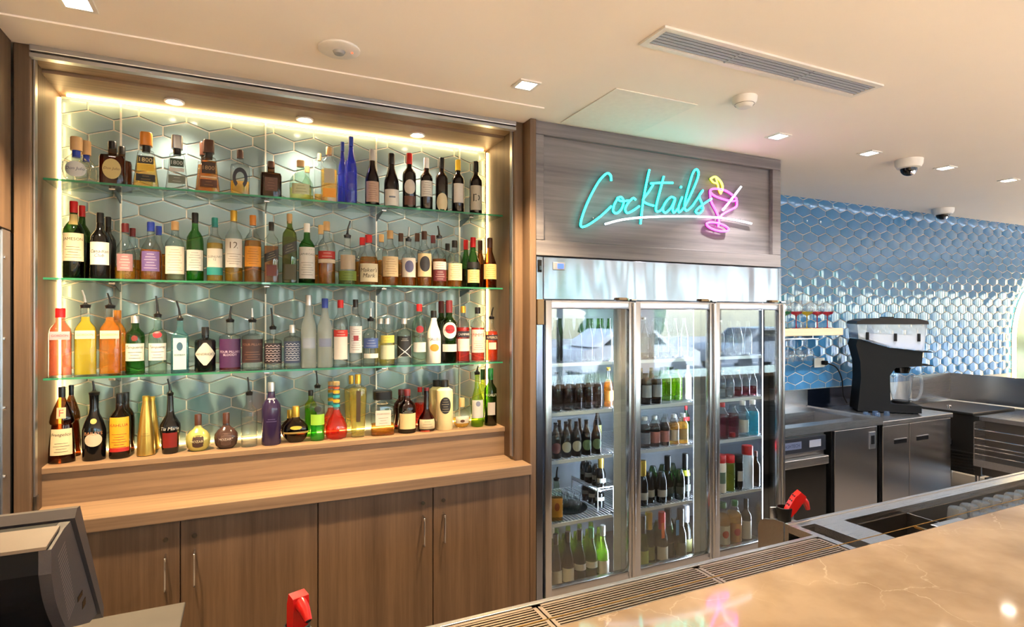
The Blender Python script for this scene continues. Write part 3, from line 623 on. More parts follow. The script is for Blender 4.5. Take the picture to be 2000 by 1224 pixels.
link('jar_handle', mkmesh(MB().tube(smooth_path([(.09,0,.235),(.15,0,.24),(.165,0,.19),(.16,0,.10),(.13,0,.03),(.072,0,.03)], 6), .012, 10), glass('jar_plastic', (228, 232, 240), body=.25, f0=.1), True), t)
PAL = ['blue tinted shot cup upturned beside the frozen drink machine']
for i in range(5):
    p = Vector((4.86+i*.065, 3.17+(i % 2)*.06, .875))
    tag(link('shot_cup', mkmesh(MB().lathe([(0,.024),(.035,.02),(.037,.016)], n=14), glass('cup_blue', (170, 200, 240), body=.2), True), None, p), PAL[0], 'cup', 'shot cups on the steel bench')

# ---- ice chest bench along the end of the bar
t = thing('ice_chest', 'stainless ice chest with dark lid and louvred front', 'ice chest', (6.5, 3.3, 0))
obj('body', B(6.10, 6.98, 2.93, 3.64, .28, .83, ch=.005), STD, t); obj('lid', B(6.08, 6.80, 2.98, 3.5, .832, .855, ch=.005), STD, t); obj('lid_knob', MB().lathe([(0,.014),(.02,.012),(.024,.02),(.032,.018)], 6.2, 3.24, .855), CHR, t, True)
obj('badge', B(6.094, 6.101, 3.16, 3.30, .52, .57), BLK, t)
for k in range(7): obj('louvre', B(6.088, 6.101, 2.98, 3.34, .30+k*.028, .314+k*.028), STD, t)
for (x, y) in ((6.15, 2.98), (6.9, 2.98), (6.15, 3.6), (6.9, 3.6)): obj('leg', MB().tube([(x, y, 0), (x, y, .28)], .02), CHR, t, True)
obj('splash', B(6.99, 7.01, 1.4, 3.66, .84, 1.13), STV, t); obj('splash', B(6.3, 6.99, 3.645, 3.66, .84, 1.13), ST, t)
t = thing('speed_rail_bench', 'stainless bar bench with wire bottle rail on its front', 'bench', (6.5, 2.2, 0))
obj('top', B(6.06, 6.985, 1.35, 2.925, .80, .84, ch=.005), ST, t); obj('front', B(6.10, 6.13, 1.35, 2.92, .30, .80), STD, t); obj('shelf', B(6.14, 6.9, 1.35, 2.92, .25, .27), STD, t)
for (x, y) in ((6.16, 2.85), (6.9, 2.85), (6.16, 1.42), (6.9, 1.42)): obj('leg', MB().tube([(x, y, 0), (x, y, .8)], .02), CHR, t, True)
rl = obj('bottle_rail', B(5.92, 6.098, 1.36, 2.90, .41, .42).box(5.915, 5.922, 1.36, 2.90, .41, .47).box(5.92, 6.098, 2.893, 2.90, .41, .80), ST, t)
for z in (.52, .57, .60, .66, .74): obj('rail_wire', MB().tube([(5.92, 1.36, z), (5.92, 2.893, z)], .005, 8), CHR, rl, True)
# lit arch on the tiled wall
ar = thing('lit_arch_mirror', 'arched mirror with glowing warm edge on the tiled wall', 'mirror', (9.15, YW-.02, .95))
P = [(8.4, YW-.03, .95)] + [(9.15-.75*math.cos(a*PI/20), YW-.03, 1.46+.75*math.sin(a*PI/20)) for a in range(21)] + [(9.9, YW-.03, .95)]
obj('led_edge', MB().tube(P, .022, 8), emit('arch_led', (255, 214, 150), 9), ar, True)
obj('mirror_face', MB().prism([(p[0]*.985+9.15*.015, p[2]) for p in P], YW-.03, YW-.006), plain('mirror_green', (150, 150, 90), .15, .6), ar)

# ================================================================ MARBLE BAR AND UNDERBAR STATION
tag(obj('marble_bar_top', B(-2.6, 9.5, .32, 1.05, 1.06, 1.10, ch=.006), marble('cream_marble')), 'polished cream marble bar top with pale veins', 'bar top')
tag(obj('bar_counter', B(-2.6, 9.5, .55, .95, 0, 1.058), WV), 'oak bar counter carrying the marble top', 'bar')
rail = thing('bar_edge_rail', 'thin brass rail running behind the marble bar edge', 'rail', (1.5, 1.146, 1.05))
obj('rod', MB().tube([(-.2, 1.146, 1.06), (6.5, 1.146, 1.06)], .0013, 8), plain('brass', (206, 170, 100), .25, 1), rail, True)
for x in (-.1, 2.0, 4.2, 6.4): obj('bracket', B(x-.004, x+.004, 1.04, 1.148, 1.053, 1.059), plain('brass', (206, 170, 100), .25, 1), rail)
U = thing('underbar_station', 'stainless underbar station with ice well behind the marble bar', 'bar station', (2.5, 1.35, 0))
zu = .90
# deck pieces round the trough and the ice well
m = MB()
for b in ((2.0, 2.03, .96, 1.63), (2.03, 2.115, 1.60, 1.63), (2.03, 2.115, .96, 1.08), (2.115, 2.26, .96, 1.63), (2.26, 4.6, 1.575, 1.63), (2.26, 4.6, .96, 1.08), (4.6, 5.6, .96, 1.63)): m.box(*b, zu-.03, zu)
obj('deck', m, ST, U)
obj('deck_front', B(2.0, 5.6, 1.631, 1.65, .62, zu+.004, ch=.003), ST, U)
m = MB().box(2.03, 2.115, 1.08, 1.60, .78, .785)
for b in ((2.026, 2.03, 1.08, 1.60), (2.115, 2.119, 1.08, 1.60), (2.03, 2.115, 1.596, 1.60), (2.03, 2.115, 1.08, 1.084)): m.box(*b, .78, zu-.031)
obj('trough', m, ST, U)
m = MB().box(2.26, 4.6, 1.08, 1.575, .62, .63)
for b in ((2.256, 2.26, 1.08, 1.575), (4.6, 4.604, 1.08, 1.575), (2.26, 4.6, 1.571, 1.575), (2.26, 4.6, 1.08, 1.084)): m.box(*b, .62, zu-.031)
obj('ice_well', m, STD, U)
obj('well_divider', B(2.68, 2.685, 1.085, 1.57, .63, .87), ST, U); obj('well_cover', B(2.60, 2.80, 1.20, 1.43, .87, .878, ch=.002), ST, U)
obj('well_floor_rack', B(2.80, 4.59, 1.30, 1.56, .775, .785), STD, U)
obj('cabinet', B(-.2, 5.6, .96, 1.48, .1, .60), STD, U)
obj('drip_tray', B(-.45, 1.995, .96, 1.495, .86, .868), STD, U)
obj('tray_rim', B(-.45, 1.997, 1.496, 1.515, .70, zu+.003, ch=.002), ST, U)
grM = plain('grate_steel', (150, 136, 124), .35, .9)
for k, (a, b) in enumerate(((-.445, .16), (.165, .77), (.775, 1.38), (1.385, 1.99))):
    g = obj('drip_grate', B(a, a+.012, .97, 1.494, .88, zu).box(b-.012, b, .97, 1.494, .88, zu).box(a, b, 1.484, 1.494, .88, zu).box(a+.012, b-.012, 1.275, 1.285, .88, zu), grM, U)
    m = MB()
    for i in range(40): m.box(a+.012, b-.012, 1.0+i*.0122, 1.006+i*.0122, .889, zu-.001)
    for i in range(20): m.box(a+.012+i*.03, a+.016+i*.03, .98, 1.49, .882, .889)
    o = obj('grate_bars', m, grM, g); o['kind'] = 'stuff'
# speed rail end plate with rounded corner
pts = [(1.652, .55), (1.652, .905), (1.70, .903)] + [(1.73+.05*math.sin(a*PI/12), .845+.05*math.cos(a*PI/12)) for a in range(7)] + [(1.78, .55)]
t = thing('bottle_speed_rail', 'steel bottle rail with rounded end plate on the underbar front', 'rail', (3.5, 1.7, .55))
obj('end_plate', MB().prism(pts, 1.996, 2.002, 0), ST, t); obj('tray', B(2.002, 5.5, 1.652, 1.78, .55, .556), ST, t); obj('front_lip', B(2.002, 5.5, 1.774, 1.78, .556, .66), ST, t); obj('back_plate', B(2.002, 5.5, 1.652, 1.656, .556, .80), ST, t)
def tumbler(x, y, z, flip, lab, grp, h=.1, r=.034, mat=None, name='clear_tumbler'):
    p = [(0, r*.8), (.006, r*.84), (h*.5, r*.92), (h, r)]
    if flip: p = [(h-z_, r_) for z_, r_ in p][::-1]
    return p
tme = mkmesh(MB().lathe([(0,.042),(.05,.039),(.098,.035),(.104,.030)], n=18), glass('rack_plastic', (232, 236, 240), body=.12), True)
for i in range(8):
    for j in range(2):
        tag(link('upturned_tumbler', tme, None, (2.90+i*.094, 1.385+j*.098, .786)), 'clear tumbler upturned in the ice well rack', 'tumbler', 'upturned tumblers in the ice well')
# soda guns
def soda_gun(loc, rz, tilt, lab):
    h = thing('soda_gun_holder', lab.replace('red soda gun', 'dark holder cup gripping the red soda gun'), 'holder', loc, rz, 'soda gun holders')
    link('cup', mkmesh(MB().lathe([(0,.022),(.004,.026),(.06,.032),(.062,.028),(.01,.02)], n=18), BLK, True), h); link('clip', mkmesh(B(-.05, .05, .026, .032, .0, .05, ch=.003), ST), h)
    t = thing('soda_gun', lab, 'soda gun', (loc[0], loc[1], loc[2]+.012), rz, 'red soda guns'); t.rotation_euler = (0, tilt, rz); t.scale = (.85, .85, .85)
    link('hose', mkmesh(MB().tube([(0,0,.0),(0,0,.03)], [.012,.014], 10), BLK, True), t)
    link('grip', mkmesh(MB().prism([(-.014,.025),(.014,.025),(.02,.06),(.024,.125),(.02,.15),(-.012,.155),(-.022,.12),(-.02,.06)], -.024, .024), RED, True), t)
    link('nozzle', mkmesh(MB().tube([(.015,0,.13),(.045,0,.122),(.07,0,.10)], [.02,.016,.011], 12), RED, True), t); link('nozzle_hole', mkmesh(MB().tube([(.069,0,.101),(.072,0,.0985)], .008, 10), BLG, True), t)
    for i in range(3):
        for s in (-1, 1): link('button', mkmesh(MB().tube([(-.0215,s*.011,.07+i*.026),(-.027,s*.011,.07+i*.026)], .005, 10), plain('button_dark', (90, 20, 20), .4), True), t)
g1 = on_y(580, 1220, 1.55); soda_gun((g1.x, 1.55, .905), math.radians(-70), 0.05, 'red soda gun upright in front of the oak cupboard doors')
soda_gun((2.06, 1.70, .885), math.radians(-30), 0.55, 'red soda gun leaning over the ice well end')
obj('gun_stand', B(g1.x-.06, g1.x+.06, 1.516, 1.60, .888, .904, ch=.003), ST, U); obj('gun_stand', B(2.005, 2.12, 1.652, 1.745, .872, .884, ch=.002), ST, U)
# ---- terminal, tray and pan at the left end
t = thing('order_terminal', 'charcoal order terminal seen from behind with vented side', 'terminal', (-.50, 1.36, .90))
def at(u, v, Y): return on_y(u, v, Y)
pa = [(1.216, 1.352), (1.292, 1.362), (1.335, 1.362), (1.55, 1.085)] + [(p.x, p.y) for p in smooth_path([(1.481, 1.099, 0), (1.325, 1.166, 0), (1.285, 1.196, 0), (1.239, 1.257, 0), (1.216, 1.311, 0)], 4)]
obj('housing', MB().prism([(y+.004*(y < 1.3), z) for y, z in pa], -.92, -.318, 0), BLK, t)
obj('side_cover', MB().prism(pa, -.3175, -.30, 0), GRY, t)
obj('top_cover', MB().prism([(1.213, 1.3535), (1.292, 1.3635), (1.292, 1.369), (1.213, 1.359)], -.92, -.306, 0), plain('terminal_top_lit', (116, 98, 80), .5), t)  # light falling on the terminal's top is put into this paler beige
obj('screen', MB().prism([(1.338, 1.366), (1.356, 1.380), (1.376, 1.378), (1.585, 1.082), (1.578, 1.062), (1.556, 1.081)], -.93, -.294, 0), plain('bezel', (66, 58, 56), .5), t)
obj('service_hatch', B(-.90, -.42, 1.205, 1.2365, 1.15, 1.262, ch=.004), plain('hatch', (78, 66, 60), .5), t)
m = MB()
for i in range(20):
    z = 1.335 - i*.0075; y0 = 1.252 + i*.0035
    m.add([(-.2995, y0, z-.012), (-.2995, y0+.045, z), (-.2995, y0+.045, z+.003), (-.2995, y0, z-.009)], [(0, 1, 2, 3)])
obj('vent_slits', m, plain('slit', (130, 118, 112), .5), t)['kind'] = 'stuff'
obj('port', B(-.3005, -.2992, 1.385, 1.42, 1.185, 1.195), BLG, t); obj('port', B(-.3005, -.2992, 1.42, 1.445, 1.155, 1.17), BLG, t)
obj('stand', B(-.70, -.52, 1.30, 1.46, .915, 1.14, ch=.008), BLK, t); obj('stand_foot', B(-.78, -.44, 1.20, 1.50, .904, .916, ch=.004), BLK, t)
t = thing('steel_side_station', 'low steel station with tilted lid beside the terminal', 'bar station', (-.6, 1.6, 0))
obj('body', B(-1.2, -.16, 1.52, 1.74, .1, .90), STD, t); obj('top', B(-1.2, -.15, 1.517, 1.76, .90, .915, ch=.003), STD, t)
obj('lid', B(-.44, -.145, 1.53, 1.76, .975, .985, ch=.003), plain('worn_steel', (70, 64, 58), .5, .3, var=.35, scale=9), t); obj('lid_support', B(-.40, -.18, 1.56, 1.72, .915, .975), STD, t); obj('pan', B(-.76, -.455, 1.54, 1.75, .915, .965, ch=.003), BLK, t)

# ================================================================ BOTTLES
# outline: (height 0..1, half width 0..1); n = squareness of the section; asp = depth / width
SHAPES = {
 'bordeaux': ([(0,.93),(.012,1),(.60,1),(.65,.95),(.70,.66),(.74,.42),(.955,.37),(.958,.42),(1,.42)], 2, 1, .80),
 'burgundy': ([(0,.93),(.012,1),(.42,1),(.50,.95),(.62,.66),(.73,.42),(.955,.35),(.958,.40),(1,.40)], 2, 1, .80),
 'champagne': ([(0,.93),(.012,1),(.42,1),(.52,.93),(.64,.62),(.75,.38),(.93,.32),(.94,.37),(1,.37)], 2, 1, .66),
 'whisky': ([(0,.94),(.015,1),(.56,1),(.64,.93),(.70,.68),(.745,.42),(.84,.36),(1,.36)], 2, 1, .85),
 'squat': ([(0,.9),(.02,.97),(.30,1),(.48,.96),(.58,.80),(.66,.52),(.72,.36),(.85,.33),(1,.33)], 2, .85, .84),
 'square': ([(0,.97),(.015,1),(.60,1),(.66,.93),(.69,.50),(.715,.34),(1,.32)], 5, .8, .82),
 'tallsquare': ([(0,.97),(.012,1),(.66,1),(.72,.90),(.78,.50),(.82,.36),(1,.33)], 6, .9, .86),
 'trapezoid': ([(0,.95),(.02,1),(.62,.66),(.66,.60),(.69,.32),(.80,.30),(1,.30)], 7, .75, .76),
 'decanter': ([(0,.97),(.015,1),(.58,1),(.66,.92),(.70,.50),(.73,.34),(1,.32)], 5, .8, .80),
 'slim': ([(0,.94),(.012,1),(.64,1),(.71,.92),(.76,.60),(.80,.42),(.90,.38),(1,.38)], 2, 1, .88),
 'vodka': ([(0,.94),(.012,1),(.50,1),(.60,.88),(.72,.55),(.82,.40),(1,.36)], 2, 1, .86),
 'gordon': ([(0,.97),(.012,1),(.62,1),(.70,.90),(.77,.56),(.80,.44),(.88,.42),(1,.42)], 5, .62, .86),
 'round': ([(0,.55),(.015,.62),(.10,.86),(.27,1),(.42,.93),(.54,.66),(.60,.40),(.66,.27),(1,.24)], 2.2, .72, .70),
 'flask': ([(0,.52),(.015,.58),(.12,.84),(.30,1),(.46,.90),(.58,.60),(.64,.34),(.70,.27),(1,.26)], 2.2, .55, .70),
 'taper': ([(0,.70),(.012,.75),(.42,1),(.50,.96),(.58,.68),(.66,.42),(.74,.34),(1,.28)], 2, 1, .86),
 'cream': ([(0,.92),(.012,.97),(.36,1),(.46,.98),(.58,.78),(.70,.45),(.80,.36),(1,.40)], 2, .9, .97),
 'monk': ([(0,.95),(.012,1),(.20,.97),(.50,.76),(.515,.88),(.54,.92),(.62,.84),(.74,.56),(.82,.34),(.86,.24),(1,.24)], 2, .7, .86),
 'bulb': ([(0,.80),(.012,.88),(.10,1),(.22,.97),(.34,.72),(.44,.42),(.52,.30),(1,.27)], 2, 1, .93),
 'cone': ([(0,.9),(.012,1),(.30,.92),(.62,.66),(.80,.48),(.90,.36),(1,.34)], 2, 1, .92),
 'jar': ([(0,.95),(.012,1),(.74,1),(.80,.94),(.84,.60),(.86,.5),(1,.5)], 2, 1, .86),
 'faceted': ([(0,.72),(.012,.76),(.55,.96),(.74,1),(.78,.96),(.81,.60),(.83,.34),(1,.34)], 3.4, .9, .85),
 'apothecary': ([(0,.95),(.012,1),(.66,1),(.71,.93),(.745,.42),(.76,.34),(1,.34)], 2, 1, .82),
 'soda': ([(0,.92),(.012,1),(.50,1),(.58,.95),(.72,.62),(.82,.42),(.95,.38),(1,.42)], 2, 1, .95),
 'squeeze': ([(0,.96),(.012,1),(.74,1),(.79,.92),(.80,.62),(.84,.62),(.86,.40),(1,.12)], 2, 1, .79),
 'juice': ([(0,.96),(.012,1),(.60,.98),(.68,.92),(.80,.52),(.86,.46),(1,.46)], 2.6, 1, .88),
}
GL = {'clear': CLEARGL, 'frost': glass('frosted_glass', (214, 222, 222), rough=.35, body=.45), 'green': glass('green_glass', (70, 150, 60)), 'dkgreen': glass('dark_green_glass', (44, 84, 34)), 'olive': glass('olive_glass', (112, 130, 50)),
      'ygreen': glass('yellow_green_glass', (178, 204, 70), body=.1), 'brown': glass('brown_glass', (96, 52, 22)), 'black': BLG, 'wine': plain('wine_glass_dark', (22, 14, 14), .06), 'blue': glass('cobalt_glass', (60, 74, 214), body=.25), 'ltblue': glass('pale_blue_glass', (128, 196, 206), body=.12),
      'palegreen': glass('pale_green_glass', (208, 234, 210)), 'gold': plain('gold_foil', (196, 158, 78), .28, .8), 'purple': plain('purple_gloss', (44, 32, 62), .15), 'white': plain('white_gloss', (236, 230, 220), .2), 'choc': plain('chocolate_gloss', (62, 42, 36), .15), 'goldpale': plain('pale_gold', (192, 184, 104), .22, .4),
      'cream': plain('cream_gloss', (232, 214, 160), .3), 'maroon': glass('maroon_glass', (96, 30, 26))}
LQ = {'gold': (244, 184, 50), 'amber': (222, 128, 34), 'dkamber': (176, 82, 22), 'pale': (240, 222, 160), 'pink': (246, 120, 84), 'yellow': (252, 226, 60), 'orange': (250, 160, 34), 'red': (238, 44, 34), 'redorange': (250, 72, 30), 'green': (50, 214, 60), 'clear': (236, 240, 238),
      'straw': (246, 226, 120), 'dark': (60, 30, 22), 'teal': (40, 150, 170), 'lime': (170, 224, 60), 'olive': (150, 160, 60), 'juice': (240, 180, 70), 'ruby': (170, 26, 40)}
def liq(n): return glass('liquid_' + n, LQ[n], refl=.3, edge=.8, f0=.02, tint=.52, body=.34 if n in ('red', 'redorange', 'green', 'yellow', 'orange', 'pink', 'teal', 'lime', 'juice') else (.22 if n in ('amber', 'gold', 'dkamber', 'straw') else .05))
CAPC = {'black': (18, 17, 18), 'red': (196, 24, 28), 'maroon': (96, 28, 34), 'blue': (34, 60, 160), 'cork': (196, 156, 104), 'gold': (206, 168, 70), 'silver': (196, 198, 202), 'white': (232, 230, 226), 'teal': (30, 132, 128), 'amber': (196, 120, 40), 'brown': (76, 44, 30), 'wood': (206, 164, 112), 'grey': (176, 172, 168), 'green': (30, 104, 50), 'yellow': (226, 180, 40)}
def capmat(c): return plain('cap_' + c, CAPC[c], .3, .8 if c in ('gold', 'silver') else 0)
def col(c): return plain('print_%02x%02x%02x' % c, tuple(x*.86 for x in c), .5, var=.03)
CR, WH_, BK = (236, 222, 186), (238, 234, 226), (26, 24, 24)

def interp(pr, z):
    for (a, ra), (b, rb) in zip(pr, pr[1:]):
        if a <= z <= b: return ra + (rb-ra)*((z-a)/(b-a) if b > a else 0)
    return pr[-1][1]
def spt(th, r, n, asp):
    c, s_ = math.cos(th), math.sin(th)
    if n == 2: return (r*c, r*asp*s_)
    k = (abs(c)**n + abs(s_)**n) ** (-1/n)
    return (r*k*c, r*asp*k*s_)
def loft(pr, h, hw, n, asp, seg=24, ins=0.0, z0=0.0, z1=1.0, cap=True):
    zs = sorted({z0, z1} | {z for z, _ in pr if z0 < z < z1})
    m = MB(); vs = []; fs = []
    for z in zs:
        r = max(.0015, interp(pr, z)*hw - ins)
        vs += [spt(2*PI*k/seg, r, n, asp) + (z*h,) for k in range(seg)]
    for i in range(len(zs)-1):
        for k in range(seg): fs.append((i*seg+k, i*seg+(k+1) % seg, (i+1)*seg+(k+1) % seg, (i+1)*seg+k))
    if cap: fs += [tuple(range(seg))[::-1], tuple((len(zs)-1)*seg+k for k in range(seg))]
    return m.add(vs, fs)
class Surf:
    """front face of a bottle: (s, z) in metres, s measured along the girth from the front, to a point just off the glass"""
    def __init__(q, pr, h, hw, n, asp): q.pr, q.h, q.hw, q.n, q.asp = pr, h, hw, n, asp
    def at(q, s_, z, off):
        r = interp(q.pr, min(max(z/q.h, 0), 1))*q.hw
        if q.n >= 3:                                    # flat-sided: straight across
            x = max(-r*.985, min(r*.985, s_)); k = max(0.0, 1 - abs(x/r)**q.n) ** (1/q.n)
            return (x, -r*q.asp*k - off, z)
        th = -PI/2 + s_/r
        return ((r+off)*math.cos(th), (r*q.asp+off)*math.sin(th), z)
def patch(sf, outline, cz, off, rings=3):
    if len(outline) < 20:
        outline = [(p[0]+(q[0]-p[0])*k/6, p[1]+(q[1]-p[1])*k/6) for p, q in zip(outline, outline[1:]+outline[:1]) for k in range(6)]
    n = len(outline); vs = [sf.at(0, cz, off)]; fs = []
    for k in range(1, rings+1): vs += [sf.at(p[0]*k/rings, cz+p[1]*k/rings, off) for p in outline]
    for i in range(n): fs.append((0, 1+i, 1+(i+1) % n))
    for k in range(rings-1):
        for i in range(n): fs.append((1+k*n+i, 1+k*n+(i+1) % n, 1+(k+1)*n+(i+1) % n, 1+(k+1)*n+i))
    return MB().add(vs, fs)
def rect_patch(sf, w, h, cz, off, nx=12, nz=6, skew=0.0):
    vs = []; fs = []
    for j in range(nz+1):
        for i in range(nx+1):
            s_ = -w/2 + w*i/nx; vs.append(sf.at(s_, cz - h/2 + h*j/nz + skew*s_, off))
    for j in range(nz):
        for i in range(nx): a = j*(nx+1)+i; fs.append((a, a+1, a+nx+2, a+nx+1))
    return MB().add(vs, fs)
FONT = {}
def text_geo(s_):
    if s_ in FONT: return FONT[s_]
    cu = bpy.data.curves.new('lettering', 'FONT'); cu.body = s_; cu.align_x = 'CENTER'; cu.align_y = 'CENTER'; cu.resolution_u = 2
    o = bpy.data.objects.new('lettering', cu); C.objects.link(o)
    dg = bpy.context.evaluated_depsgraph_get(); me = o.evaluated_get(dg).to_mesh()
    v = [tuple(p.co[:2]) for p in me.vertices]; f = [tuple(p.vertices) for p in me.polygons]
    o.evaluated_get(dg).to_mesh_clear(); bpy.data.objects.remove(o); bpy.data.curves.remove(cu)
    xs = [p[0] for p in v]; ys = [p[1] for p in v]; w = max(xs)-min(xs); cx = (max(xs)+min(xs))/2; cy = (max(ys)+min(ys))/2
    FONT[s_] = ([((x-cx)/w, (y-cy)/w) for x, y in v], f, (max(ys)-min(ys))/w); return FONT[s_]
def letter(sf, s_, w, cz, off, skew=0.0, hmax=None, slant=0.0):
    v, f, asp = text_geo(s_); k = 1.0
    hh = w*asp
    if hmax and hh > hmax: w *= hmax/hh
    return MB().add([sf.at((x+slant*y)*w, cz + y*w + skew*x*w, off) for x, y in v], f)
TUMESH = {}
def bottle(name, x, y, z, h, w, shape, gl, lq, fill, cap, labels, lab, grp, pour=None, rz=0.0, key=None, detail=True):
    """labels: list of (kind, colour, centre height 0..1, width, height 0..1, text, text colour)"""
    pr, n, asp, capz = SHAPES[shape]; hw = w/2; asp = min(asp, .047/hw)
    t = thing(name, lab, 'bottle', (x, y, z), rz, grp)
    if key and key in TUMESH:
        for nm, me, pm in TUMESH[key]:
            p = [c for c in t.children if c.name.split('.')[0] == pm] if pm else None
            link(nm, me, p[0] if p else t)
        return t
    rec = []
    def part(nm, mb, mat, sm=True, par=None):
        me = mkmesh(mb, mat, sm, nm); rec.append((nm, me, par.name.split('.')[0] if par else None)); return link(nm, me, par or t)
    sf = Surf(pr, h, hw, n, asp); top = (capz if not pour else 1.0)
    part('glass', loft(pr, h, hw, n, asp, 24 if n < 3 else 32, 0, 0, min(1.0, capz+.03) if not pour else 1.0), GL[gl])
    if lq and fill > 0: part('liquid', loft(pr, h, hw, n, asp, 20 if n < 3 else 28, .0028, .022, fill), liq(lq))
    if cap and not pour:
        r = max(interp(pr, z_) for z_ in (capz, .99))*hw + .0012
        big = {'trapezoid': 1.5, 'decanter': 2.3}.get(shape, 1.5 if shape == 'round' and gl == 'clear' else 1.0)
        part('cap', loft([(0, .98), (.9, 1), (1, .9)], h*(1-capz), r*big, 5 if shape == 'decanter' else (4 if shape == 'trapezoid' else 2), 1, 20), capmat(cap)).location.z = h*capz + .0004
        if big > 1 and shape != 'decanter': part('collar', MB().lathe([(h*capz-.03, r*1.02), (h*capz, r*1.05)], n=14), capmat('black' if gl != 'clear' or shape == 'trapezoid' else 'blue'))
    for i, (kd, c, cz, lw, lh, tx, tcol) in enumerate(labels):
        rz_ = interp(pr, cz)*hw; W_ = lw*2*rz_*(1.0 if n >= 3 else 1.25); off = .0008 + .0005*i
        if kd == 'rect': m = rect_patch(sf, W_, lh*h, cz*h, off)
        elif kd == 'diag': m = rect_patch(sf, W_, lh*h, cz*h, off, skew=.45)
        elif kd == 'band': m = loft([(0,1),(1,1)], 1, 1, 2, 1); m = loft(pr, h, hw, n, asp, 24 if n < 3 else 32, -.0007, cz-lh/2, cz+lh/2, False)
        elif kd == 'oval': m = patch(sf, [(W_/2*math.cos(a*PI/12), lh*h/2*math.sin(a*PI/12)) for a in range(24)], cz*h, off)
        elif kd == 'diamond': m = patch(sf, [(W_/2, 0), (W_*.06, lh*h/2), (-W_*.06, lh*h/2), (-W_/2, 0), (-W_*.06, -lh*h/2), (W_*.06, -lh*h/2)], cz*h, off, 5)
        elif kd == 'shoe':
            an = [(-.32+q*.082)*PI for q in range(21)]
            m = MB().add([sf.at(W_/2*k_*math.cos(a), cz*h+lh*h/2*k_*math.sin(a), off) for a in an for k_ in (1, .58)], [(2*q, 2*q+2, 2*q+3, 2*q+1) for q in range(20)])
        elif kd == 'cross': m = MB().add(*(lambda A: (A.v, A.f))(rect_patch(sf, W_, .02*h, cz*h, off, skew=.8))); m2 = rect_patch(sf, W_, .02*h, cz*h, off, skew=-.8); m.add(m2.v, m2.f)
        if kd != 'text':
            lo = part('paper_label' if kd != 'band' else 'label_band', m, col(c) if isinstance(c, tuple) else capmat(c), True)
        else: lo = None
        if tx and detail:
            if tx == '~' or tx == '#' or (lh > .24 and '|' not in tx and kd == 'rect' and tx != 'D'):
                m = MB(); n_ = max(2, int(lh*h/.014)); top_ = 0 if tx in '~#' else int(n_*.5)
                for q in range(top_, n_):
                    zz = cz*h + lh*h*(.42 - .84*(q+.5)/n_); ww = W_*(.74 if tx == '#' else .35 + .4*((q*37 % 11)/11))
                    if tx == '#' and q % 2 == 0:
                        for e in range(8): a_ = rect_patch(sf, ww/8, .0022, 0, 0, 1, 1); a_ = MB().add([sf.at(-ww/2+ww*(e+g)/8, zz+(.004 if (e+g) % 2 else -.004)+d_, off+.0005) for g, d_ in ((0,-.0016),(1,-.0016),(1,.0016),(0,.0016))], [(0,1,2,3)]); m.add(a_.v, a_.f)
                    else:
                        a_ = rect_patch(sf, ww, .0026 if tx == '#' else .0016, zz, off+.0005, 8, 1, .45 if kd == 'diag' else 0); m.add(a_.v, a_.f)
                part('print_lines', m, col(tcol), False, lo)
            if tx not in '~#':
                lines = tx.split('|'); nl = len(lines); tall = lh > .24 and nl == 1 and kd == 'rect' and tx != 'D'
                hc = min([lh*h*(.62/nl if not tall else .22)] + [W_*.84*text_geo(ln)[2] for ln in lines])
                if tx == 'D': hc = lh*h*.3
                for j, ln in enumerate(lines):
                    zz = cz*h + (lh*h*.27 if tall else hc*1.35*((nl-1)/2 - j))
                    part('lettering', letter(sf, ln, hc/text_geo(ln)[2], zz, off+.0005, .45 if kd == 'diag' else 0, None, .25 if ln != ln.upper() else 0), col(tcol), False, lo)
    if pour:
        ang = random.uniform(-.25, .25); L = pour[1]
        part('pourer', MB().lathe([(h-.004, interp(pr, 1)*hw*1.05), (h+.010, interp(pr, 1)*hw*1.2), (h+.016, .008), (h+.022, .006)], n=14), capmat('black'))
        part('pourer_spout', MB().tube([(0, 0, h+.018), (.3*ang*L, 0, h+.018+L*.5), (ang*L, 0, h+.018+L)], [.006, .0045, .004], 8), capmat(pour[0]))
    if key: TUMESH[key] = rec
    return t
YF, YK = 3.200, 3.326
SHF = [SZ[0], SZ[1], SZ[2], NZ0]
ROWG = ['bottles on the top glass shelf', 'bottles on the middle glass shelf', 'bottles on the lowest glass shelf', 'bottles on the oak ledge']
def put(row, dep, u, vt, wpx, shape, gl, lq, fill, cap, labels, lab, pour=None, name='liquor_bottle', rz=None):
    Y = YF if dep == 'F' else YK
    p = on_y(u, vt, Y); z = SHF[row]; k = mpp(u, Y)
    d = ray(u, HOR); face = -math.atan2(d[0], d[1])*.55
    bottle(name, p.x, Y, z + .0006, p.z - z, wpx*k*(.96 if dep == 'F' else .9)/math.sqrt(1 + ((u-1000)/F)**2)*1.025, shape, gl, lq, fill, cap, labels, lab, ROWG[row], pour, face if rz is None else rz)
R_, D_, O_, T_ = 'rect', 'diamond', 'oval', 'text'
PB = ('black', .07)
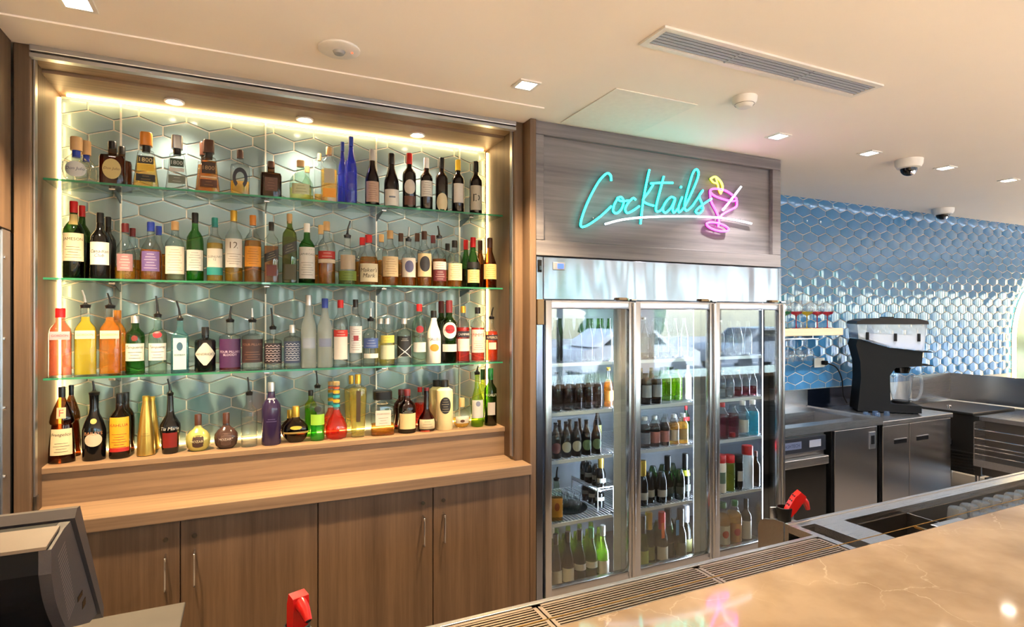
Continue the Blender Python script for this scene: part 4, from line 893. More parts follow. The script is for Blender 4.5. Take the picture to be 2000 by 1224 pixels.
# ---- top shelf: tequila, then red wine
put(0,'F',149,268.6,60,'round','clear','clear',.45,'wood',[(O_,(228,226,220),.27,.62,.34,'Don Julio',(70,70,110))],'round clear tequila bottle with blond stopper and pale oval label')
put(0,'B',168,276,52,'round','clear','clear',.40,'wood',[],'round clear tequila bottle half hidden behind its labelled twin')
put(0,'F',219.7,277,52,'square','brown','dkamber',.62,'black',[(O_,(214,190,120),.34,.72,.46,'Don Julio',(90,60,30))],'square dark brown tequila bottle with cream rounded label')
put(0,'B',238,287,44,'square','brown','dkamber',.6,'black',[],'square brown tequila bottle behind the cream labelled one')
put(0,'F',285.6,260,52,'trapezoid','clear','gold',.56,'amber',[(R_,BK,.49,.80,.14,'1800',(226,206,150)),(R_,(236,190,50),.35,.80,.12,None,BK),(R_,BK,.16,.80,.13,'~',(190,160,90))],'trapezoid gold tequila bottle with amber stopper and black label')
put(0,'F',346,266,46,'trapezoid','clear','clear',.5,'silver',[(R_,(60,76,60),.49,.80,.15,'1800',(220,224,214)),(R_,(220,216,204),.36,.80,.07,None,BK),(R_,(110,118,106),.18,.80,.15,'~',(220,220,210))],'trapezoid clear tequila bottle with silvery stopper and green label')
put(0,'F',407.8,275,46,'trapezoid','clear','amber',.60,'brown',[(R_,(54,34,26),.46,.80,.22,'1800',(190,150,100)),(R_,(206,190,160),.28,.80,.03,None,BK),(R_,(84,42,24),.16,.80,.15,'~',(180,130,80))],'trapezoid amber tequila bottle with brown stopper and dark label')
put(0,'B',399,279,40,'trapezoid','clear','amber',.58,'brown',[],'trapezoid amber tequila bottle tucked behind its labelled twin')
put(0,'F',469,294,38,'square','clear','gold',.30,'brown',[('shoe',(40,44,58),.36,.78,.46,None,BK)],'square tequila bottle with dark horseshoe label and low golden fill')
put(0,'F',529.4,316,42,'square','brown','dark',.62,'brown',[(R_,(96,62,48),.34,.60,.36,'~',(150,110,84))],'small square dark brown bottle with embossed brown label')
put(0,'F',587,314,44,'squat','palegreen','straw',.30,'cork',[(R_,(206,212,170),.26,.72,.26,'~',(90,100,60))],'squat clear tequila bottle with round cork and pale green label')
put(0,'B',600,325,28,'squat','palegreen','straw',.25,'cork',[],'squat clear tequila bottle behind the cork stoppered one')
put(0,'F',642.5,288,32,'tallsquare','clear','gold',.58,'cork',[(R_,(196,186,160),.46,.66,.26,None,BK),(R_,(250,166,40),.16,.80,.16,None,BK)],'tall golden tequila bottle with long cork and grey label')
put(0,'B',624,300,22,'tallsquare','clear','gold',.22,'cork',[],'tall clear bottle with little golden liquid behind the corked one')
put(0,'F',685.6,267.8,24,'vodka','blue','clear',.3,'blue',[],'tall cobalt blue bottle beside the wine')
put(0,'B',669,278,20,'vodka','blue','clear',.3,'blue',[],'tall cobalt blue bottle half hidden behind the other blue one')
wines = [(727,292.8,29,'burgundy','grey',[(R_,(206,170,146),.24,.8,.36,'~',(120,70,60))],'red wine bottle with grey foil and pinkish label'),
 (764.7,300.5,30,'burgundy','black',[(R_,WH_,.17,.9,.30,None,BK),(R_,(120,130,150),.18,.34,.03,None,BK)],'sloping red wine bottle with dark foil and low white label'),
 (799.4,300,27,'bordeaux','red',[(O_,(222,212,200),.38,.72,.26,None,BK),(R_,(110,70,60),.14,.7,.16,None,BK)],'red wine bottle with red foil and round pale emblem'),
 (832.8,309,25,'bordeaux','white',[(R_,WH_,.40,.85,.30,'~',(70,60,60))],'red wine bottle with white foil and white label'),
 (862.5,309,25,'bordeaux','black',[(O_,(232,216,176),.16,.8,.34,None,BK)],'red wine bottle with cream arched label low down'),
 (894.4,313,25,'bordeaux','yellow',[(R_,(232,224,214),.36,.7,.36,None,BK)],'red wine bottle with yellow banded foil'),
 (929,316,25,'bordeaux','black',[(R_,(206,196,176),.30,.85,.46,'D',BK)],'red wine bottle with big black letter on its label')]
for (u, vt, w, shp, cp, lb, ds) in wines: put(0,'F',u,vt,w,shp,'wine',None,0,cp,lb,ds,name='wine_bottle')
# ---- middle shelf: whisky
put(1,'F',144,393.6,45,'whisky','dkgreen','dark',.5,'red',[(R_,CR,.40,.92,.36,'JAMESON',(60,50,30)),(R_,(214,190,120),.76,.8,.14,None,BK)],'dark green whiskey bottle with red cap and cream label')
put(1,'B',160,402,40,'whisky','dkgreen','dark',.5,'red',[],'dark green red capped bottle behind the cream labelled one')
put(1,'F',195.5,416,41,'whisky','black',None,0,'black',[(R_,WH_,.38,.90,.34,'Canadian|Club',(40,36,36))],'black whisky bottle with white script label')
put(1,'B',211,424,36,'whisky','black',None,0,'black',[],'black whisky bottle behind the white script labelled one')
put(1,'F',244.7,436.7,44,'squat','clear','gold',.22,'maroon',[(R_,(150,110,116),.30,.62,.30,'~',(230,220,210))],'rounded whisky bottle with maroon cap nearly empty')
put(1,'B',259,446,38,'squat','clear','amber',.4,'maroon',[],'rounded whisky bottle with maroon cap behind its twin')
put(1,'F',294.7,434,45,'squat','clear','amber',.52,'blue',[(R_,(104,82,140),.32,.72,.34,'~',(226,214,220))],'rounded whisky bottle with blue cap and violet label')
put(1,'B',310,442,38,'squat','clear','amber',.5,'blue',[],'rounded whisky bottle with blue cap behind the violet label')
put(1,'F',342,433,41,'whisky','clear','pale',.2,'cork',[(R_,(232,220,200),.34,.90,.46,'~',(120,100,90))],'clear whisky bottle with cork and tall cream label')
put(1,'F',381,416,35,'whisky','green','green',.3,'black',[(R_,(224,224,216),.30,.92,.30,'~',(60,70,60))],'bright green whisky bottle with black cap')
put(1,'F',419.7,425.5,33,'whisky','clear','gold',.60,'teal',[(R_,(236,230,216),.36,.92,.30,'GLENLIVET|12',(60,80,80)),(R_,(40,150,146),.16,.92,.12,None,BK)],'golden whisky bottle with teal cap and teal based label')
put(1,'F',456.7,411.7,36,'whisky','clear','gold',.2,'gold',[(R_,(238,232,222),.40,.92,.40,'12',(110,90,70))],'tall shouldered whisky bottle with gold cap and white label')
put(1,'F',494,421,35,'whisky','clear','amber',.62,'amber',[(R_,(240,160,50),.38,.90,.30,'~',(140,70,20))],'orange whisky bottle with amber cap and orange label')
put(1,'F',530,434,29,'tallsquare','clear','dkamber',.60,'black',[('diag',BK,.44,.95,.14,'~',(200,180,130)),(R_,(110,40,30),.20,.7,.18,None,BK)],'square whisky bottle with black cap and slanting black label')
put(1,'F',565.6,418,29,'tallsquare','olive','olive',.66,'cork',[('diag',(52,50,44),.50,.95,.14,'~',(190,180,140)),(R_,(70,64,30),.16,.9,.22,None,BK)],'tall square greenish whisky bottle with slanting dark label')
put(1,'F',599.4,436.7,33,'whisky','green','dark',.3,'white',[(R_,WH_,.34,.95,.52,'LAPHROAIG',(50,60,50))],'green whisky bottle with white cap and big white label')
put(1,'F',638,433,35,'whisky','clear','amber',.46,'cork',[(R_,(196,50,44),.46,.95,.12,'~',(240,226,210)),(R_,(226,206,180),.36,.95,.06,None,BK)],'amber whisky bottle with broad red band')
put(1,'B',627,440,32,'whisky','clear','amber',.5,'cork',[],'amber whisky bottle behind the red banded one')
put(1,'F',678.6,463,37,'apothecary','clear','olive',.28,None,[(R_,(196,176,150),.46,.7,.3,None,BK),(R_,(124,150,60),.18,.9,.2,'~',(60,80,20))],'clear whisky bottle with black pourer and olive label',pour=PB)
put(1,'F',720,459,40,'squat','clear','amber',.56,'red',[(R_,(240,226,190),.24,.84,.36,"Maker's|Mark",(60,44,30))],'squat bourbon bottle dipped in red wax with cream label')
put(1,'B',708,464,34,'squat','clear','amber',.5,'red',[],'red wax topped bourbon bottle behind its labelled twin')
put(1,'F',762,450.6,33,'whisky','clear','amber',.40,'cork',[(R_,(234,206,160),.34,.92,.36,'~',(120,70,40))],'bourbon bottle with cork and cream label before two twins')
put(1,'B',745,458,28,'whisky','clear','amber',.5,'cork',[],'bourbon bottle with tan neck behind the cream label')
put(1,'F',798,470,29,'whisky','clear','amber',.5,None,[(R_,(226,216,206),.40,.9,.42,None,BK),(O_,(90,90,130),.42,.5,.26,None,BK)],'bourbon bottle with steel pourer and blue emblem',pour=('silver',.06))
put(1,'B',783,456,28,'whisky','clear','amber',.5,'brown',[],'bourbon bottle with brown cap behind the blue emblem')
put(1,'F',828.6,452,29,'whisky','clear','amber',.45,'brown',[(R_,(232,206,160),.38,.92,.42,None,BK),(O_,(44,44,52),.40,.6,.28,None,BK)],'bourbon bottle with round black emblem on tan label')
put(1,'B',815,456,27,'whisky','clear','amber',.45,'brown',[],'bourbon bottle with brown cap behind the round black emblem')
put(1,'F',857.8,464,29,'whisky','clear','dkamber',.56,None,[(R_,(236,226,216),.42,.84,.16,'~',(110,40,50)),(R_,(110,40,52),.22,.84,.22,'~',(236,220,210))],'rye bottle with black pourer and maroon label',pour=('black',.05))
put(1,'B',846,460,26,'whisky','clear','dkamber',.5,'maroon',[],'amber bottle with maroon cap behind the rye pourer')
put(1,'F',888,470,30,'whisky','clear','amber',.18,'black',[(R_,(236,222,176),.32,.9,.36,'~',(80,70,40))],'clear whiskey bottle with black cap and yellow cream label')
put(1,'B',874,476,26,'whisky','clear','amber',.4,'black',[],'small black capped bottle behind the yellow cream label')
put(1,'F',924,464,26,'burgundy','green','dark',.4,'red',[(R_,(230,204,140),.22,.9,.26,'~',(80,50,30)),(R_,BK,.44,.9,.12,None,BK)],'green necked brandy bottle with red foil')
put(1,'B',910,469,24,'burgundy','green','dark',.4,'red',[],'green bottle with red foil behind the brandy')
put(1,'B',938,470,24,'burgundy','brown','dark',.5,'brown',[],'brown bottle with dark foil between brandy and cream label')
put(1,'F',956.4,465,27,'burgundy','brown','dkamber',.5,'brown',[(R_,(232,206,130),.32,.94,.30,'~',(90,60,30))],'brown fortified wine bottle with amber neck by the niche end')
# ---- lowest glass shelf: gin, vodka, aperitifs
put(2,'F',118,602,47,'gordon','clear','pink',.86,'red',[(R_,(214,170,176),.60,.86,.12,'GORDON',(120,40,60))],'pink gin bottle with red cap')
put(2,'F',167,600,46,'gordon','clear','yellow',.86,None,[(R_,(240,226,190),.60,.86,.12,'GORDON',(150,90,30))],'yellow gin bottle with pourer',pour=('silver',.06))
put(2,'F',215,601,44,'gordon','clear','orange',.86,None,[(R_,(246,220,180),.60,.86,.12,'GORDON',(160,70,30))],'orange gin bottle with pourer',pour=('black',.05))
put(2,'B',229,606,40,'gordon','clear','orange',.86,'amber',[],'orange gin bottle behind the one with pourer')
put(2,'F',264,617.6,40,'slim','green','dkamber',.0,'silver',[(R_,(228,228,214),.38,.92,.30,'Tanqueray',(60,60,60)),(O_,(120,40,30),.62,.26,.10,None,BK)],'green gin bottle with silver cap and white label')
put(2,'F',308,618,38,'slim','palegreen','clear',.3,None,[(R_,(232,228,222),.38,.88,.30,'Tanqueray',(80,80,80)),(O_,(196,30,44),.68,.4,.11,None,BK)],'pale green gin bottle with red seal and tall black pourer',pour=('black',.08))
put(2,'F',351.7,625,36,'tallsquare','ltblue','clear',.6,None,[(R_,(196,220,220),.36,.72,.60,None,BK),(O_,(60,96,120),.50,.34,.16,None,BK),(T_,BK,.34,.7,.08,'BOMBAY',(50,70,90))],'pale blue square gin bottle with black pourer',pour=('black',.075))
put(2,'F',401,638.7,43,'apothecary','black',None,0,'black',[(D_,(222,216,200),.40,.88,.50,"HENDRICK'S",(50,46,44))],'black apothecary gin bottle with pale diamond label')
put(2,'F',449.5,628,44,'apothecary','clear','ruby',.62,None,[(R_,(76,36,84),.36,.94,.58,'FOUR PILLARS|BLOODY',(220,200,220))],'clear gin bottle with purple label and black pourer',pour=('black',.06))
put(2,'F',493,628,43,'apothecary','clear','clear',.5,None,[(R_,(58,36,36),.40,.94,.48,'FOUR PILLARS',(150,110,90))],'clear gin bottle with dark brown label and steel pourer',pour=('silver',.05))
put(2,'F',533,642,36,'apothecary','clear','clear',.5,None,[(R_,(36,26,34),.40,.96,.50,'#',(214,196,200))],'clear bottle with dark zigzag label and white collar',pour=('black',.09))
put(2,'F',571,634.7,34,'apothecary','clear','clear',.5,'silver',[(R_,(52,66,96),.38,.96,.50,'#',(200,206,216))],'clear bottle with navy patterned label')
put(2,'F',603,576.6,31,'vodka','frost','clear',.5,'silver',[(R_,(150,160,178),.34,.7,.14,None,BK)],'tall frosted vodka bottle with clear neck')
put(2,'F',634.5,583,31,'vodka','frost','clear',.5,'blue',[(R_,(120,130,160),.36,.7,.12,None,BK)],'frosted vodka bottle with blue cap')
put(2,'F',665,586,29,'slim','clear','clear',.6,'red',[(R_,(226,220,214),.30,.92,.38,None,BK),(R_,(206,52,46),.50,.92,.10,'~',WH_)],'clear vodka bottle with red cap and red banner')
put(2,'F',694.5,585,26,'slim','clear','clear',.6,'black',[(R_,(226,222,224),.40,.92,.40,'~',(60,40,50)),(R_,(150,50,60),.42,.3,.08,None,BK)],'clear vodka bottle with black cap and white label')
put(2,'F',724,626,31,'slim','clear','clear',.6,None,[(R_,(66,92,160),.50,.9,.22,'~',(220,226,240)),(R_,(232,232,226),.22,.9,.10,None,BK)],'clear vodka bottle with blue label and steel pourer',pour=('silver',.05))
put(2,'F',756,622,31,'slim','clear','straw',.5,'silver',[(R_,(226,212,96),.56,.8,.16,'~',(120,110,40)),(R_,(210,214,180),.28,.84,.3,None,BK)],'clear vodka bottle with yellow label')
put(2,'B',743,622,27,'slim','clear','straw',.5,'silver',[],'silver capped bottle behind the yellow labelled vodka')
put(2,'F',789,622,29,'slim','clear','clear',.5,'silver',[(R_,(30,30,34),.40,.95,.44,None,BK),('cross',(232,232,230),.28,.8,.3,None,BK),(T_,BK,.54,.8,.08,'~',WH_)],'clear bottle with black label and white cross')
put(2,'F',818.6,594,28,'slim','palegreen','clear',.6,'red',[(T_,BK,.46,.9,.08,'BACARDI',(60,40,40)),(O_,(150,30,40),.58,.44,.12,None,BK),(R_,(222,222,216),.28,.8,.16,None,BK)],'clear rum bottle with red cap and round red emblem')
put(2,'F',847,606.7,29,'vodka','white',None,0,'black',[(T_,BK,.46,.9,.1,'MALIBU',(60,50,46)),(O_,(206,150,50),.30,.5,.14,None,BK)],'white coconut rum bottle with black cap')
put(2,'F',877,586.6,32,'bordeaux','dkgreen','dark',.3,'maroon',[(O_,(232,226,220),.52,.76,.26,None,BK),(O_,(176,30,44),.54,.48,.14,None,BK),(T_,BK,.52,.66,.06,'MARTINI',(20,20,20)),(R_,(222,222,214),.24,.8,.12,None,BK)],'dark green vermouth bottle with round red and white emblem')
put(2,'B',862,588,28,'bordeaux','dkgreen','dark',.3,'maroon',[],'dark green vermouth bottle behind the round emblem')
put(2,'F',904.5,598,26,'slim','clear','red',.62,'gold',[(R_,(34,34,50),.50,.92,.11,'CAMPARI',WH_),(R_,(232,216,206),.31,.84,.22,None,BK)],'bright red bitter bottle with dark blue name band')
put(2,'F',933,600,27,'slim','clear','red',.62,'black',[(R_,(240,220,206),.38,.9,.42,"PIMM'S",(196,40,40))],'red aperitif bottle with cream label and black cap')
put(2,'F',960,622,25,'slim','clear','redorange',.70,None,[(R_,(36,34,44),.56,.95,.12,'APEROL',(236,220,190)),(R_,(226,206,180),.36,.5,.16,None,BK)],'orange red aperitif bottle with black pourer',pour=('black',.05))
# ---- oak ledge: liqueurs
put(3,'F',121,755,56,'monk','brown','dkamber',.5,'black',[(R_,(236,214,170),.28,.80,.34,'Frangelico',(60,44,30)),(R_,(216,180,140),.66,.36,.14,'F',(170,60,60))],'monk shaped brown liqueur bottle with cream label')
put(3,'B',139,752,44,'monk','brown','dkamber',.5,'black',[],'monk shaped brown liqueur bottle behind its twin')
put(3,'F',184,770,50,'cream','black',None,0,None,[(O_,(226,206,176),.32,.60,.20,None,BK),(T_,BK,.42,.72,.08,'BAILEYS',(206,140,90)),(O_,(206,170,90),.60,.28,.08,None,BK)],'black cream liqueur bottle with oval picture and pourer',pour=('black',.045))
put(3,'F',234,768,44,'whisky','brown','dark',.6,'black',[(R_,(244,184,40),.38,.84,.52,'KAHLUA',(180,40,30)),(R_,(200,40,34),.14,.84,.06,None,BK)],'dark coffee liqueur bottle with yellow and red label')
put(3,'B',246,766,38,'whisky','brown','dark',.6,'black',[],'dark coffee liqueur bottle behind the yellow label')
put(3,'F',285,773,38,'cone','gold',None,0,'gold',[(T_,BK,.36,.8,.08,'~',(130,100,40))],'matt gold liqueur bottle with tapering neck')
put(3,'B',297,774,34,'cone','gold',None,0,'gold',[],'gold liqueur bottle behind its twin')
put(3,'F',332.5,771,43,'taper','black',None,0,None,[(T_,BK,.44,.9,.1,'Tia Maria',(226,220,214)),(R_,(150,32,24),.24,.66,.26,None,BK)],'dark waisted liqueur bottle with red panel and pourer',pour=('black',.06))
put(3,'F',387,809,51,'round','goldpale',None,0,'brown',[(O_,(76,50,40),.28,.56,.34,'MOZART',(220,206,160))],'round pale gold liqueur bottle with brown oval label')
put(3,'F',441.8,806,49,'round','choc',None,0,'brown',[(O_,(96,68,56),.28,.58,.36,'MOZART',(220,206,190))],'round chocolate brown liqueur bottle with oval label')
put(3,'F',486.8,770,33,'slim','clear','clear',.55,None,[(T_,BK,.46,.8,.08,'~',(90,90,90))],'slim clear liqueur bottle with black pourer',pour=('black',.07))
put(3,'F',530,746,39,'whisky','purple',None,0,'silver',[(T_,BK,.40,.86,.08,'~',(130,120,170)),(R_,(150,150,170),.735,.7,.02,None,BK)],'deep purple sambuca bottle with silver cap')
put(3,'F',578,793,51,'flask','brown','dark',.5,'gold',[('band',(170,140,70),.28,1,.05,None,BK),(O_,(206,170,50),.42,.4,.1,None,BK)],'round orb liqueur bottle with gold belt')
put(3,'B',566,800,40,'flask','brown','dark',.5,'gold',[],'round orb liqueur bottle behind the gold belted one')
put(3,'F',620,756,29,'slim','clear','green',.26,None,[(R_,(160,214,70),.40,.9,.20,None,BK),(O_,(40,44,40),.60,.4,.12,None,BK)],'melon liqueur bottle with bright green bottom and pourer',pour=('black',.07))
put(3,'B',607,762,26,'slim','ygreen','green',.6,'black',[],'green liqueur bottle behind the pourer')
for (dp_, u_, vt_, w_, lq_, ds) in (('F',657,745,45,'red','red bulb shaped liqueur bottle with striped neck'), ('B',646,745,40,'redorange','orange bulb shaped liqueur bottle with striped neck')):
    put(3,dp_,u_,vt_,w_,'bulb','clear',lq_,.50,'cork',[('band',(40,160,170),.58,1,.05,None,BK),('band',(240,180,40),.66,1,.05,None,BK),('band',(40,160,170),.74,1,.05,None,BK),('band',(240,180,40),.82,1,.05,None,BK),('band',(236,110,60),.89,1,.04,None,BK)],ds)
put(3,'F',699,731,35,'faceted','clear','straw',.78,'gold',[(R_,(70,54,30),.50,.26,.5,None,BK)],'fluted elderflower liqueur bottle with gold cap')
put(3,'B',686,733,30,'faceted','clear','straw',.76,'gold',[],'fluted pale gold liqueur bottle behind its twin')
put(3,'F',747,762,46,'decanter','clear','amber',.24,'black',[(R_,(222,214,200),.40,.66,.34,'DISARONNO',(120,80,60))],'square almond liqueur bottle with big black cap')
put(3,'F',795,760,36,'whisky','maroon','dark',.5,'maroon',[(R_,(232,206,150),.28,.84,.36,None,BK),(T_,BK,.50,.86,.08,'~',(226,216,200))],'dark cherry liqueur bottle with cream label')
put(3,'B',783,760,31,'whisky','maroon','dark',.5,'maroon',[],'dark cherry liqueur bottle behind the cream label')
put(3,'F',833,757,37,'bulb','maroon','dkamber',.36,'maroon',[(R_,(206,186,150),.17,.78,.22,'~',(70,40,34))],'round bellied brown liqueur bottle with long maroon neck')
put(3,'B',820,756,24,'slim','clear','red',.6,'red',[],'small red liqueur bottle behind the long maroon neck')
put(3,'F',868,742,34,'jar','cream',None,0,'black',[(O_,(34,32,34),.50,.54,.34,'~',(226,210,170))],'cream cylindrical bottle with black cap and round black label')
put(3,'B',853,742,33,'jar','cream',None,0,'black',[],'cream cylindrical bottle behind the round black label')
put(3,'F',902,777,37,'flask','clear','gold',.34,'cork',[(R_,(232,220,196),.28,.66,.24,None,BK),(O_,(96,60,40),.24,.2,.1,None,BK)],'small corked flask of amber liqueur with white label')
put(3,'F',932,730,25,'burgundy','ygreen','lime',.5,None,[(R_,(206,206,200),.34,.86,.34,None,BK),(O_,(120,124,150),.44,.3,.1,None,BK)],'yellow green bottle with pale label and pourer',pour=('black',.03))
put(3,'F',958,719,25,'bordeaux','dkgreen','dark',.3,'green',[(T_,BK,.54,.9,.07,'NOILLY',(220,214,190)),(R_,(196,186,176),.30,.5,.22,None,BK)],'dark green vermouth bottle in the niche corner')
put(3,'B',943,721,22,'bordeaux','ygreen','lime',.4,'green',[],'yellow green bottle behind the dark green vermouth')

# ================================================================ FRIDGE CONTENTS
def stock(bay, sh, y, u, wid, h, shape, gl, lq, fill, cap, labels, lab, key, name='drink_bottle', pour=None):
    z = SHZ[sh] if sh < 4 else .115
    x = DRX[bay] + u + (.075, .11, .135)[bay]
    bottle(name, x, y, z + .0004, h, wid, shape, gl, lq, fill, cap, labels, lab, 'bottles on the fridge shelves', pour, -.35, key, True)
BAYN = ['first fridge bay', 'middle fridge bay', 'fridge bay beside the tiles']
def row(bay, sh, y, x0, n, dx, *a, key, lab, name='drink_bottle', back=1, dy=.085):
    """n bottles side by side and the same again in the rows behind"""
    for j in range(back):
        for i in range(n):
            stock(bay, sh, y + j*dy, x0 + i*dx, *a, lab if j == 0 else lab.replace(' on ', ' behind others on ', 1), key, name)
# bay 1 (next to the oak gable)
row(0,0,3.04,.09,6,.078,.062,.27,'soda','dkgreen','dark',.5,'silver',[], key='b1', lab='tall dark green bottle on the top shelf of the '+BAYN[0], back=2)
row(0,1,3.03,.09,5,.074,.064,.235,'soda','clear','dark',.62,'black',[], key='b2', lab='cola coloured bottle on the second wire shelf', back=2)
stock(0,1,3.04,.475,.062,.24,'soda','clear','amber',.66,'gold',[(R_,(214,150,70),.3,.9,.26,None,BK)],'amber drink bottle with tan label beside the cola bottles','b3')
stock(0,1,3.12,.53,.06,.24,'soda','clear','yellow',.66,'yellow',[],'yellow drink bottle behind the amber one in the fridge','b3y')
for i in range(5): stock(0,2,3.03,.085+i*.073,.064,.215,'soda','brown','dark',.6,'black',[(O_,(150,150,140) if i in (1,2) else ((120,60,60) if i == 0 else (70,96,60)),.30,.8,.30,None,BK)], 'dark bottle with %s round label on the third wire shelf' % ('pale grey' if i in (1,2) else ('dull red' if i == 0 else 'green')), 'b4%d' % min(i, 3) if i != 2 else 'b41', 'drink_bottle')
row(0,2,3.13,.09,4,.076,.062,.21,'soda','brown','dark',.6,'black',[], key='b4k', lab='plain brown bottle on the third wire shelf behind the round labels')
stock(0,2,3.25,.53,.058,.24,'soda','brown','dark',.6,'silver',[(R_,(226,226,150),.34,.9,.4,'~',(50,50,30))],'beer bottle with pale yellow label standing alone in the fridge','b5')
stock(0,3,3.02,.085,.078,.245,'gordon','palegreen','amber',.56,None,[(R_,(206,150,60),.34,.86,.46,None,BK),(O_,(160,80,40),.36,.4,.2,None,BK)],'tequila bottle with orange label and pourer inside the fridge','b6',pour=('black',.06))
tr = thing('shot_glass_tray', 'round black tray of shot glasses on a wire shelf in the fridge', 'tray', (1.865, 3.20, SHZ[3]))
link('tray', mkmesh(MB().lathe([(0,.135),(.004,.145),(.010,.148),(.010,.142),(.005,.135)], n=28), BLK, True), tr)
sg = mkmesh(MB().lathe([(.008,.014),(.0,.016),(.02,.017),(.075,.0125*1.9)][1:], n=14, cap=False), CLEARGL, True)
for i in range(26):
    a = i*2.39996; r = .0235*math.sqrt(i)
    tag(link('shot_glass', sg, None, (1.865+r*math.cos(a), 3.20+r*math.sin(a)*.98, SHZ[3]+.0055)), 'clear shot glass standing on the black tray in the fridge', 'glass', 'shot glasses on the tray')
# half-depth wire shelf for piccolo bottles
hs = thing('half_wire_shelf', 'short white wire shelf for small sparkling bottles in the fridge', 'shelf', (2.08, 3.2, SHZ[3]))
m = MB()
for i in range(12): m.box(2.02, 2.14, 3.06+i*.026, 3.063+i*.026, .638, .642)
obj('wires', m, WIRE, hs)['kind'] = 'stuff'; obj('front_wire', MB().tube([(2.02, 3.05, .66), (2.02, 3.36, .66)], .004), WIRE, hs, True); obj('side_wire', MB().tube([(2.02, 3.05, .66), (2.14, 3.05, .66)], .004), WIRE, hs, True); obj('side_wire', MB().tube([(2.02, 3.05, .64), (2.02, 3.36, .64)], .004), WIRE, hs, True)
for (x_, y_) in ((2.02, 3.05), (2.14, 3.05), (2.02, 3.36), (2.14, 3.36)): obj('prop', MB().tube([(x_, y_, SHZ[3]), (x_, y_, .66)], .004), WIRE, hs, True)
for i in range(4): bottle('sparkling_bottle', 2.075+.012*(i % 2), 3.095+i*.072, .6425, .20, .062, 'champagne', 'black', None, 0, 'gold', [(R_,(206,206,196),.28,.9,.14,None,BK)], 'small sparkling wine bottle with gold foil on the short wire shelf', 'small sparkling bottles in the fridge', None, -.4, 'pic')
for i in range(3): bottle('sparkling_bottle', 2.08, 3.12+i*.08, SHZ[3]+.0004, .115, .062, 'jar', 'black', None, 0, 'silver', [(R_,(206,206,196),.5,.9,.2,None,BK)], 'small dark jar with pale label under the short wire shelf', 'dark jars in the fridge', None, -.3, 'pic2')
for i, (gl, lq, lc, ds) in enumerate((('wine', None, (222, 214, 196), 'dark wine bottle with cream label by the fridge side wall'), ('wine', None, (226, 218, 200), 'dark wine bottle with cream label next in the bottom row'), ('dkgreen', 'dark', (206, 202, 196), 'dark green wine bottle with white band label in the bottom row'), ('olive', 'olive', (206, 206, 196), 'olive green wine bottle with white band label in the bottom row'), ('ygreen', 'lime', (226, 222, 206), 'yellow green white wine bottle in the bottom row'))):
    stock(0,4,3.03,.085+i*.085,.078,.315,'burgundy',gl,lq,.5,('black','black','black','green','silver')[i],[(R_,lc,.20 if i < 2 or i == 4 else .30,.9,.26 if i != 2 and i != 3 else .12,None,BK)],ds,None,'wine_bottle')
row(0,4,3.14,.12,5,.088,.078,.31,'burgundy','ygreen','lime',.5,'white',[], key='b8', lab='yellow green wine bottle with white foil on the bottom behind the labelled row', name='wine_bottle', back=2, dy=.1)
# bay 2
row(1,0,3.04,.09,5,.085,.064,.27,'soda','clear','clear',.6,'silver',[], key='c1', lab='clear mixer bottle on the top shelf of the '+BAYN[1], back=2)
for i in range(2): stock(1,1,3.03,.10+i*.085,.076,.20,'jar','brown','dark',.6,'black',[(R_,(170,174,180),.42,.8,.4,None,BK)],'dark jar bottle with silver label on the second wire shelf','c2')
for i in range(2): stock(1,1,3.10,.33+i*.09,.076,.23,'slim','ygreen','lime',.8,'green',[],'vivid green cordial bottle on the second wire shelf','c3')
stock(1,1,3.09,.51,.05,.23,'slim','white',None,0,'white',[],'white bottle beside the vivid green cordial','c4')
row(1,1,3.2,.1,5,.09,.066,.22,'soda','dkgreen','dark',.5,'silver',[], key='c5', lab='dark green bottle on the second wire shelf behind the jars')
for i in range(5): stock(1,2,3.03,.09+i*.08,.074,.20,'juice','clear','dark' if i < 3 else 'juice',.7,'silver' if i else 'white',[(R_,((140,140,150),(206,130,120),(206,130,120),(222,200,180),(206,170,110))[i],.32,.9,.36,None,BK)], ('juice bottle with grey label on the third wire shelf','juice bottle with pink label on the third wire shelf','juice bottle with pink label on the third wire shelf','juice bottle with cream label on the third wire shelf','juice bottle with tan label on the third wire shelf')[i], 'c6%d' % (1 if i == 2 else i))
stock(1,2,3.12,.52,.05,.23,'slim','green','green',.5,'red',[(R_,(206,40,50),.62,.9,.12,None,BK)],'slim green bottle with red label in the fridge','c7')
row(1,2,3.14,.1,5,.085,.07,.2,'juice','clear','dark',.6,'silver',[], key='c6k', lab='dark juice bottle on the third wire shelf behind the labelled row')
for i in range(6): stock(1,3,3.03+.03*(i % 2),.075+i*.077,.070,.29,'champagne','black' if i < 3 else 'dkgreen','dark' if i >= 3 else None,.4,'gold' if i < 3 else 'black',[(R_,(196,196,190) if i < 3 else (60,64,56),.22,.9,.16,None,BK)] + ([(R_,(206,214,60),.56,.7,.12,None,BK)] if i == 5 else []),('sparkling wine bottle with gold foil and pale label on the fourth wire shelf' if i < 3 else ('sparkling wine bottle with yellow neck label' if i == 5 else 'dark foil sparkling wine bottle on the fourth wire shelf')),'d%d' % (0 if i < 3 else (2 if i == 5 else 1)),'sparkling_bottle')
row(1,3,3.17,.1,5,.085,.07,.29,'champagne','dkgreen','dark',.4,'gold',[], key='d3', lab='gold foil sparkling bottle on the fourth wire shelf behind the front row', name='sparkling_bottle')
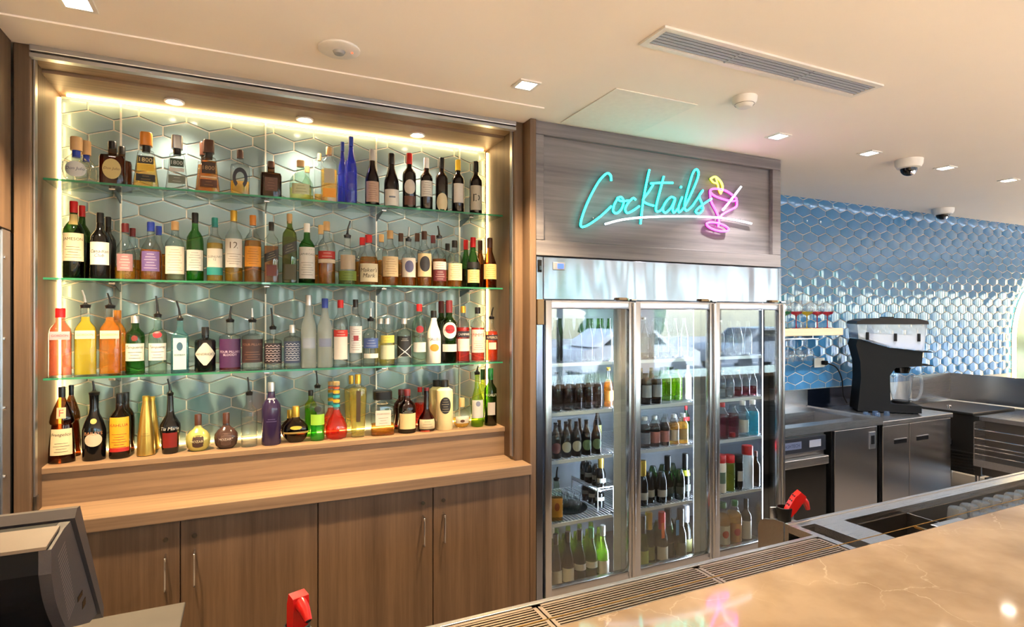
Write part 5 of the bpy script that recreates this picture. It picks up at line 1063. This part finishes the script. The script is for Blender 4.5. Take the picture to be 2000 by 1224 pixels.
for i in range(6): stock(1,4,3.035+.035*(i % 2),.075+i*.080,.080,.33,'champagne',('ygreen','olive','olive','dkgreen','dkgreen','olive')[i],'olive',.42,('black','gold','red','black','black','silver')[i],[(R_,((196,206,110),(150,150,90),(226,222,206),(60,60,50),(70,70,50),(110,106,60))[i],.20,.9,.26,None,BK)],('yellow labelled champagne bottle','champagne bottle with gold foil and olive label','champagne bottle with big white label and pink foil','champagne bottle with black foil and dark label','dark green champagne bottle with brown label','champagne bottle with silver foil')[i]+' on the fridge floor',None,'champagne_bottle')
for (x, c, nm) in ((.21, (226, 110, 40), 'orange'), (.33, (60, 140, 214), 'blue')): tag(obj('neck_tag', B(DRX[1]+.09+x-.012, DRX[1]+.09+x+.012, 2.966, 2.968, .30, .40), col(c)), nm + ' paper tag hanging in front of the champagne bottles', 'tag')
row(1,4,3.16,.12,5,.095,.082,.32,'champagne','dkgreen','dark',.42,'gold',[], key='d5', lab='champagne bottle on the fridge floor behind the front row', name='champagne_bottle')
# bay 3
row(2,0,3.05,.09,4,.09,.066,.25,'soda','clear','clear',.6,'silver',[], key='e1', lab='clear mixer bottle on the top shelf of the '+BAYN[2], back=2)
for i in range(5): stock(2,1,3.03,.09+i*.075,.062,.19,'soda','clear','clear' if i < 2 else 'ruby',.35,'silver',[],'small clear tonic bottle on the second wire shelf' if i < 2 else 'small ruby red mixer bottle on the second wire shelf','e2%d' % (i < 2))
for i in range(4): stock(2,2,3.03,.09+i*.098,.086,.25,'juice','clear',('ruby','ruby','clear','teal')[i],.66,('red','red','white','white')[i],[(R_,(226,222,216),.30,.8,.36,None,BK)] if i == 2 else [],('red syrup bottle on the third wire shelf','red syrup bottle on the third wire shelf','clear syrup bottle with white label','teal blue syrup bottle on the third wire shelf')[i],'e3%d' % (0 if i < 2 else i))
for i, (w, h, gl, cp, lc, ds) in enumerate(((.09,.26,'white','red',(120,150,130),'white squeeze bottle with red nozzle and green print'),(.085,.25,'ygreen','red',None,'yellow squeeze bottle with red nozzle'),(.075,.24,'black','black',(200,200,200),'black sauce bottle with white print'),(.095,.30,'frost','red',None,'large frosted squeeze bottle with red nozzle'),(.07,.25,'brown','brown',None,'brown syrup bottle beside the frosted squeeze bottle'))):
    stock(2,3,3.03,.075+i*.086,w*.88,h,'squeeze' if i != 4 else 'whisky',gl,'straw' if i == 1 else None,.7,cp,[(R_,lc,.4,.5,.3,None,BK)] if lc else [],ds,None,'squeeze_bottle' if i != 4 else 'syrup_bottle')
for i, (lq, lc, ds) in enumerate((('juice',(226,214,190),'tall juice bottle with fruit label on the fridge floor'),('juice',(224,150,70),'orange juice bottle on the fridge floor'),('dark',(222,218,206),'dark bottle with white label on the fridge floor'))):
    stock(2,4,3.03,.10+i*.11,.095 if i < 2 else .075,.32,'juice' if i < 2 else 'bordeaux','clear' if i < 2 else 'brown',lq,.7,'green' if i < 2 else 'black',[(R_,lc,.32,.9,.4,None,BK)] + ([(O_,(206,80,50),.34,.4,.16,None,BK)] if i < 2 else []),ds,None)
row(2,4,3.16,.11,3,.11,.085,.30,'juice','clear','juice',.6,'white',[], key='e6', lab='juice bottle on the fridge floor behind the labelled ones')

# maker's name on the glass washer panel
v_, f_, a_ = text_geo('WASHTECH')
obj('lettering', MB().add([(3.74 + x*.2, 3.0315, .7625 + y*.2) for x, y in v_], f_), col((44, 56, 104)), wbadge)
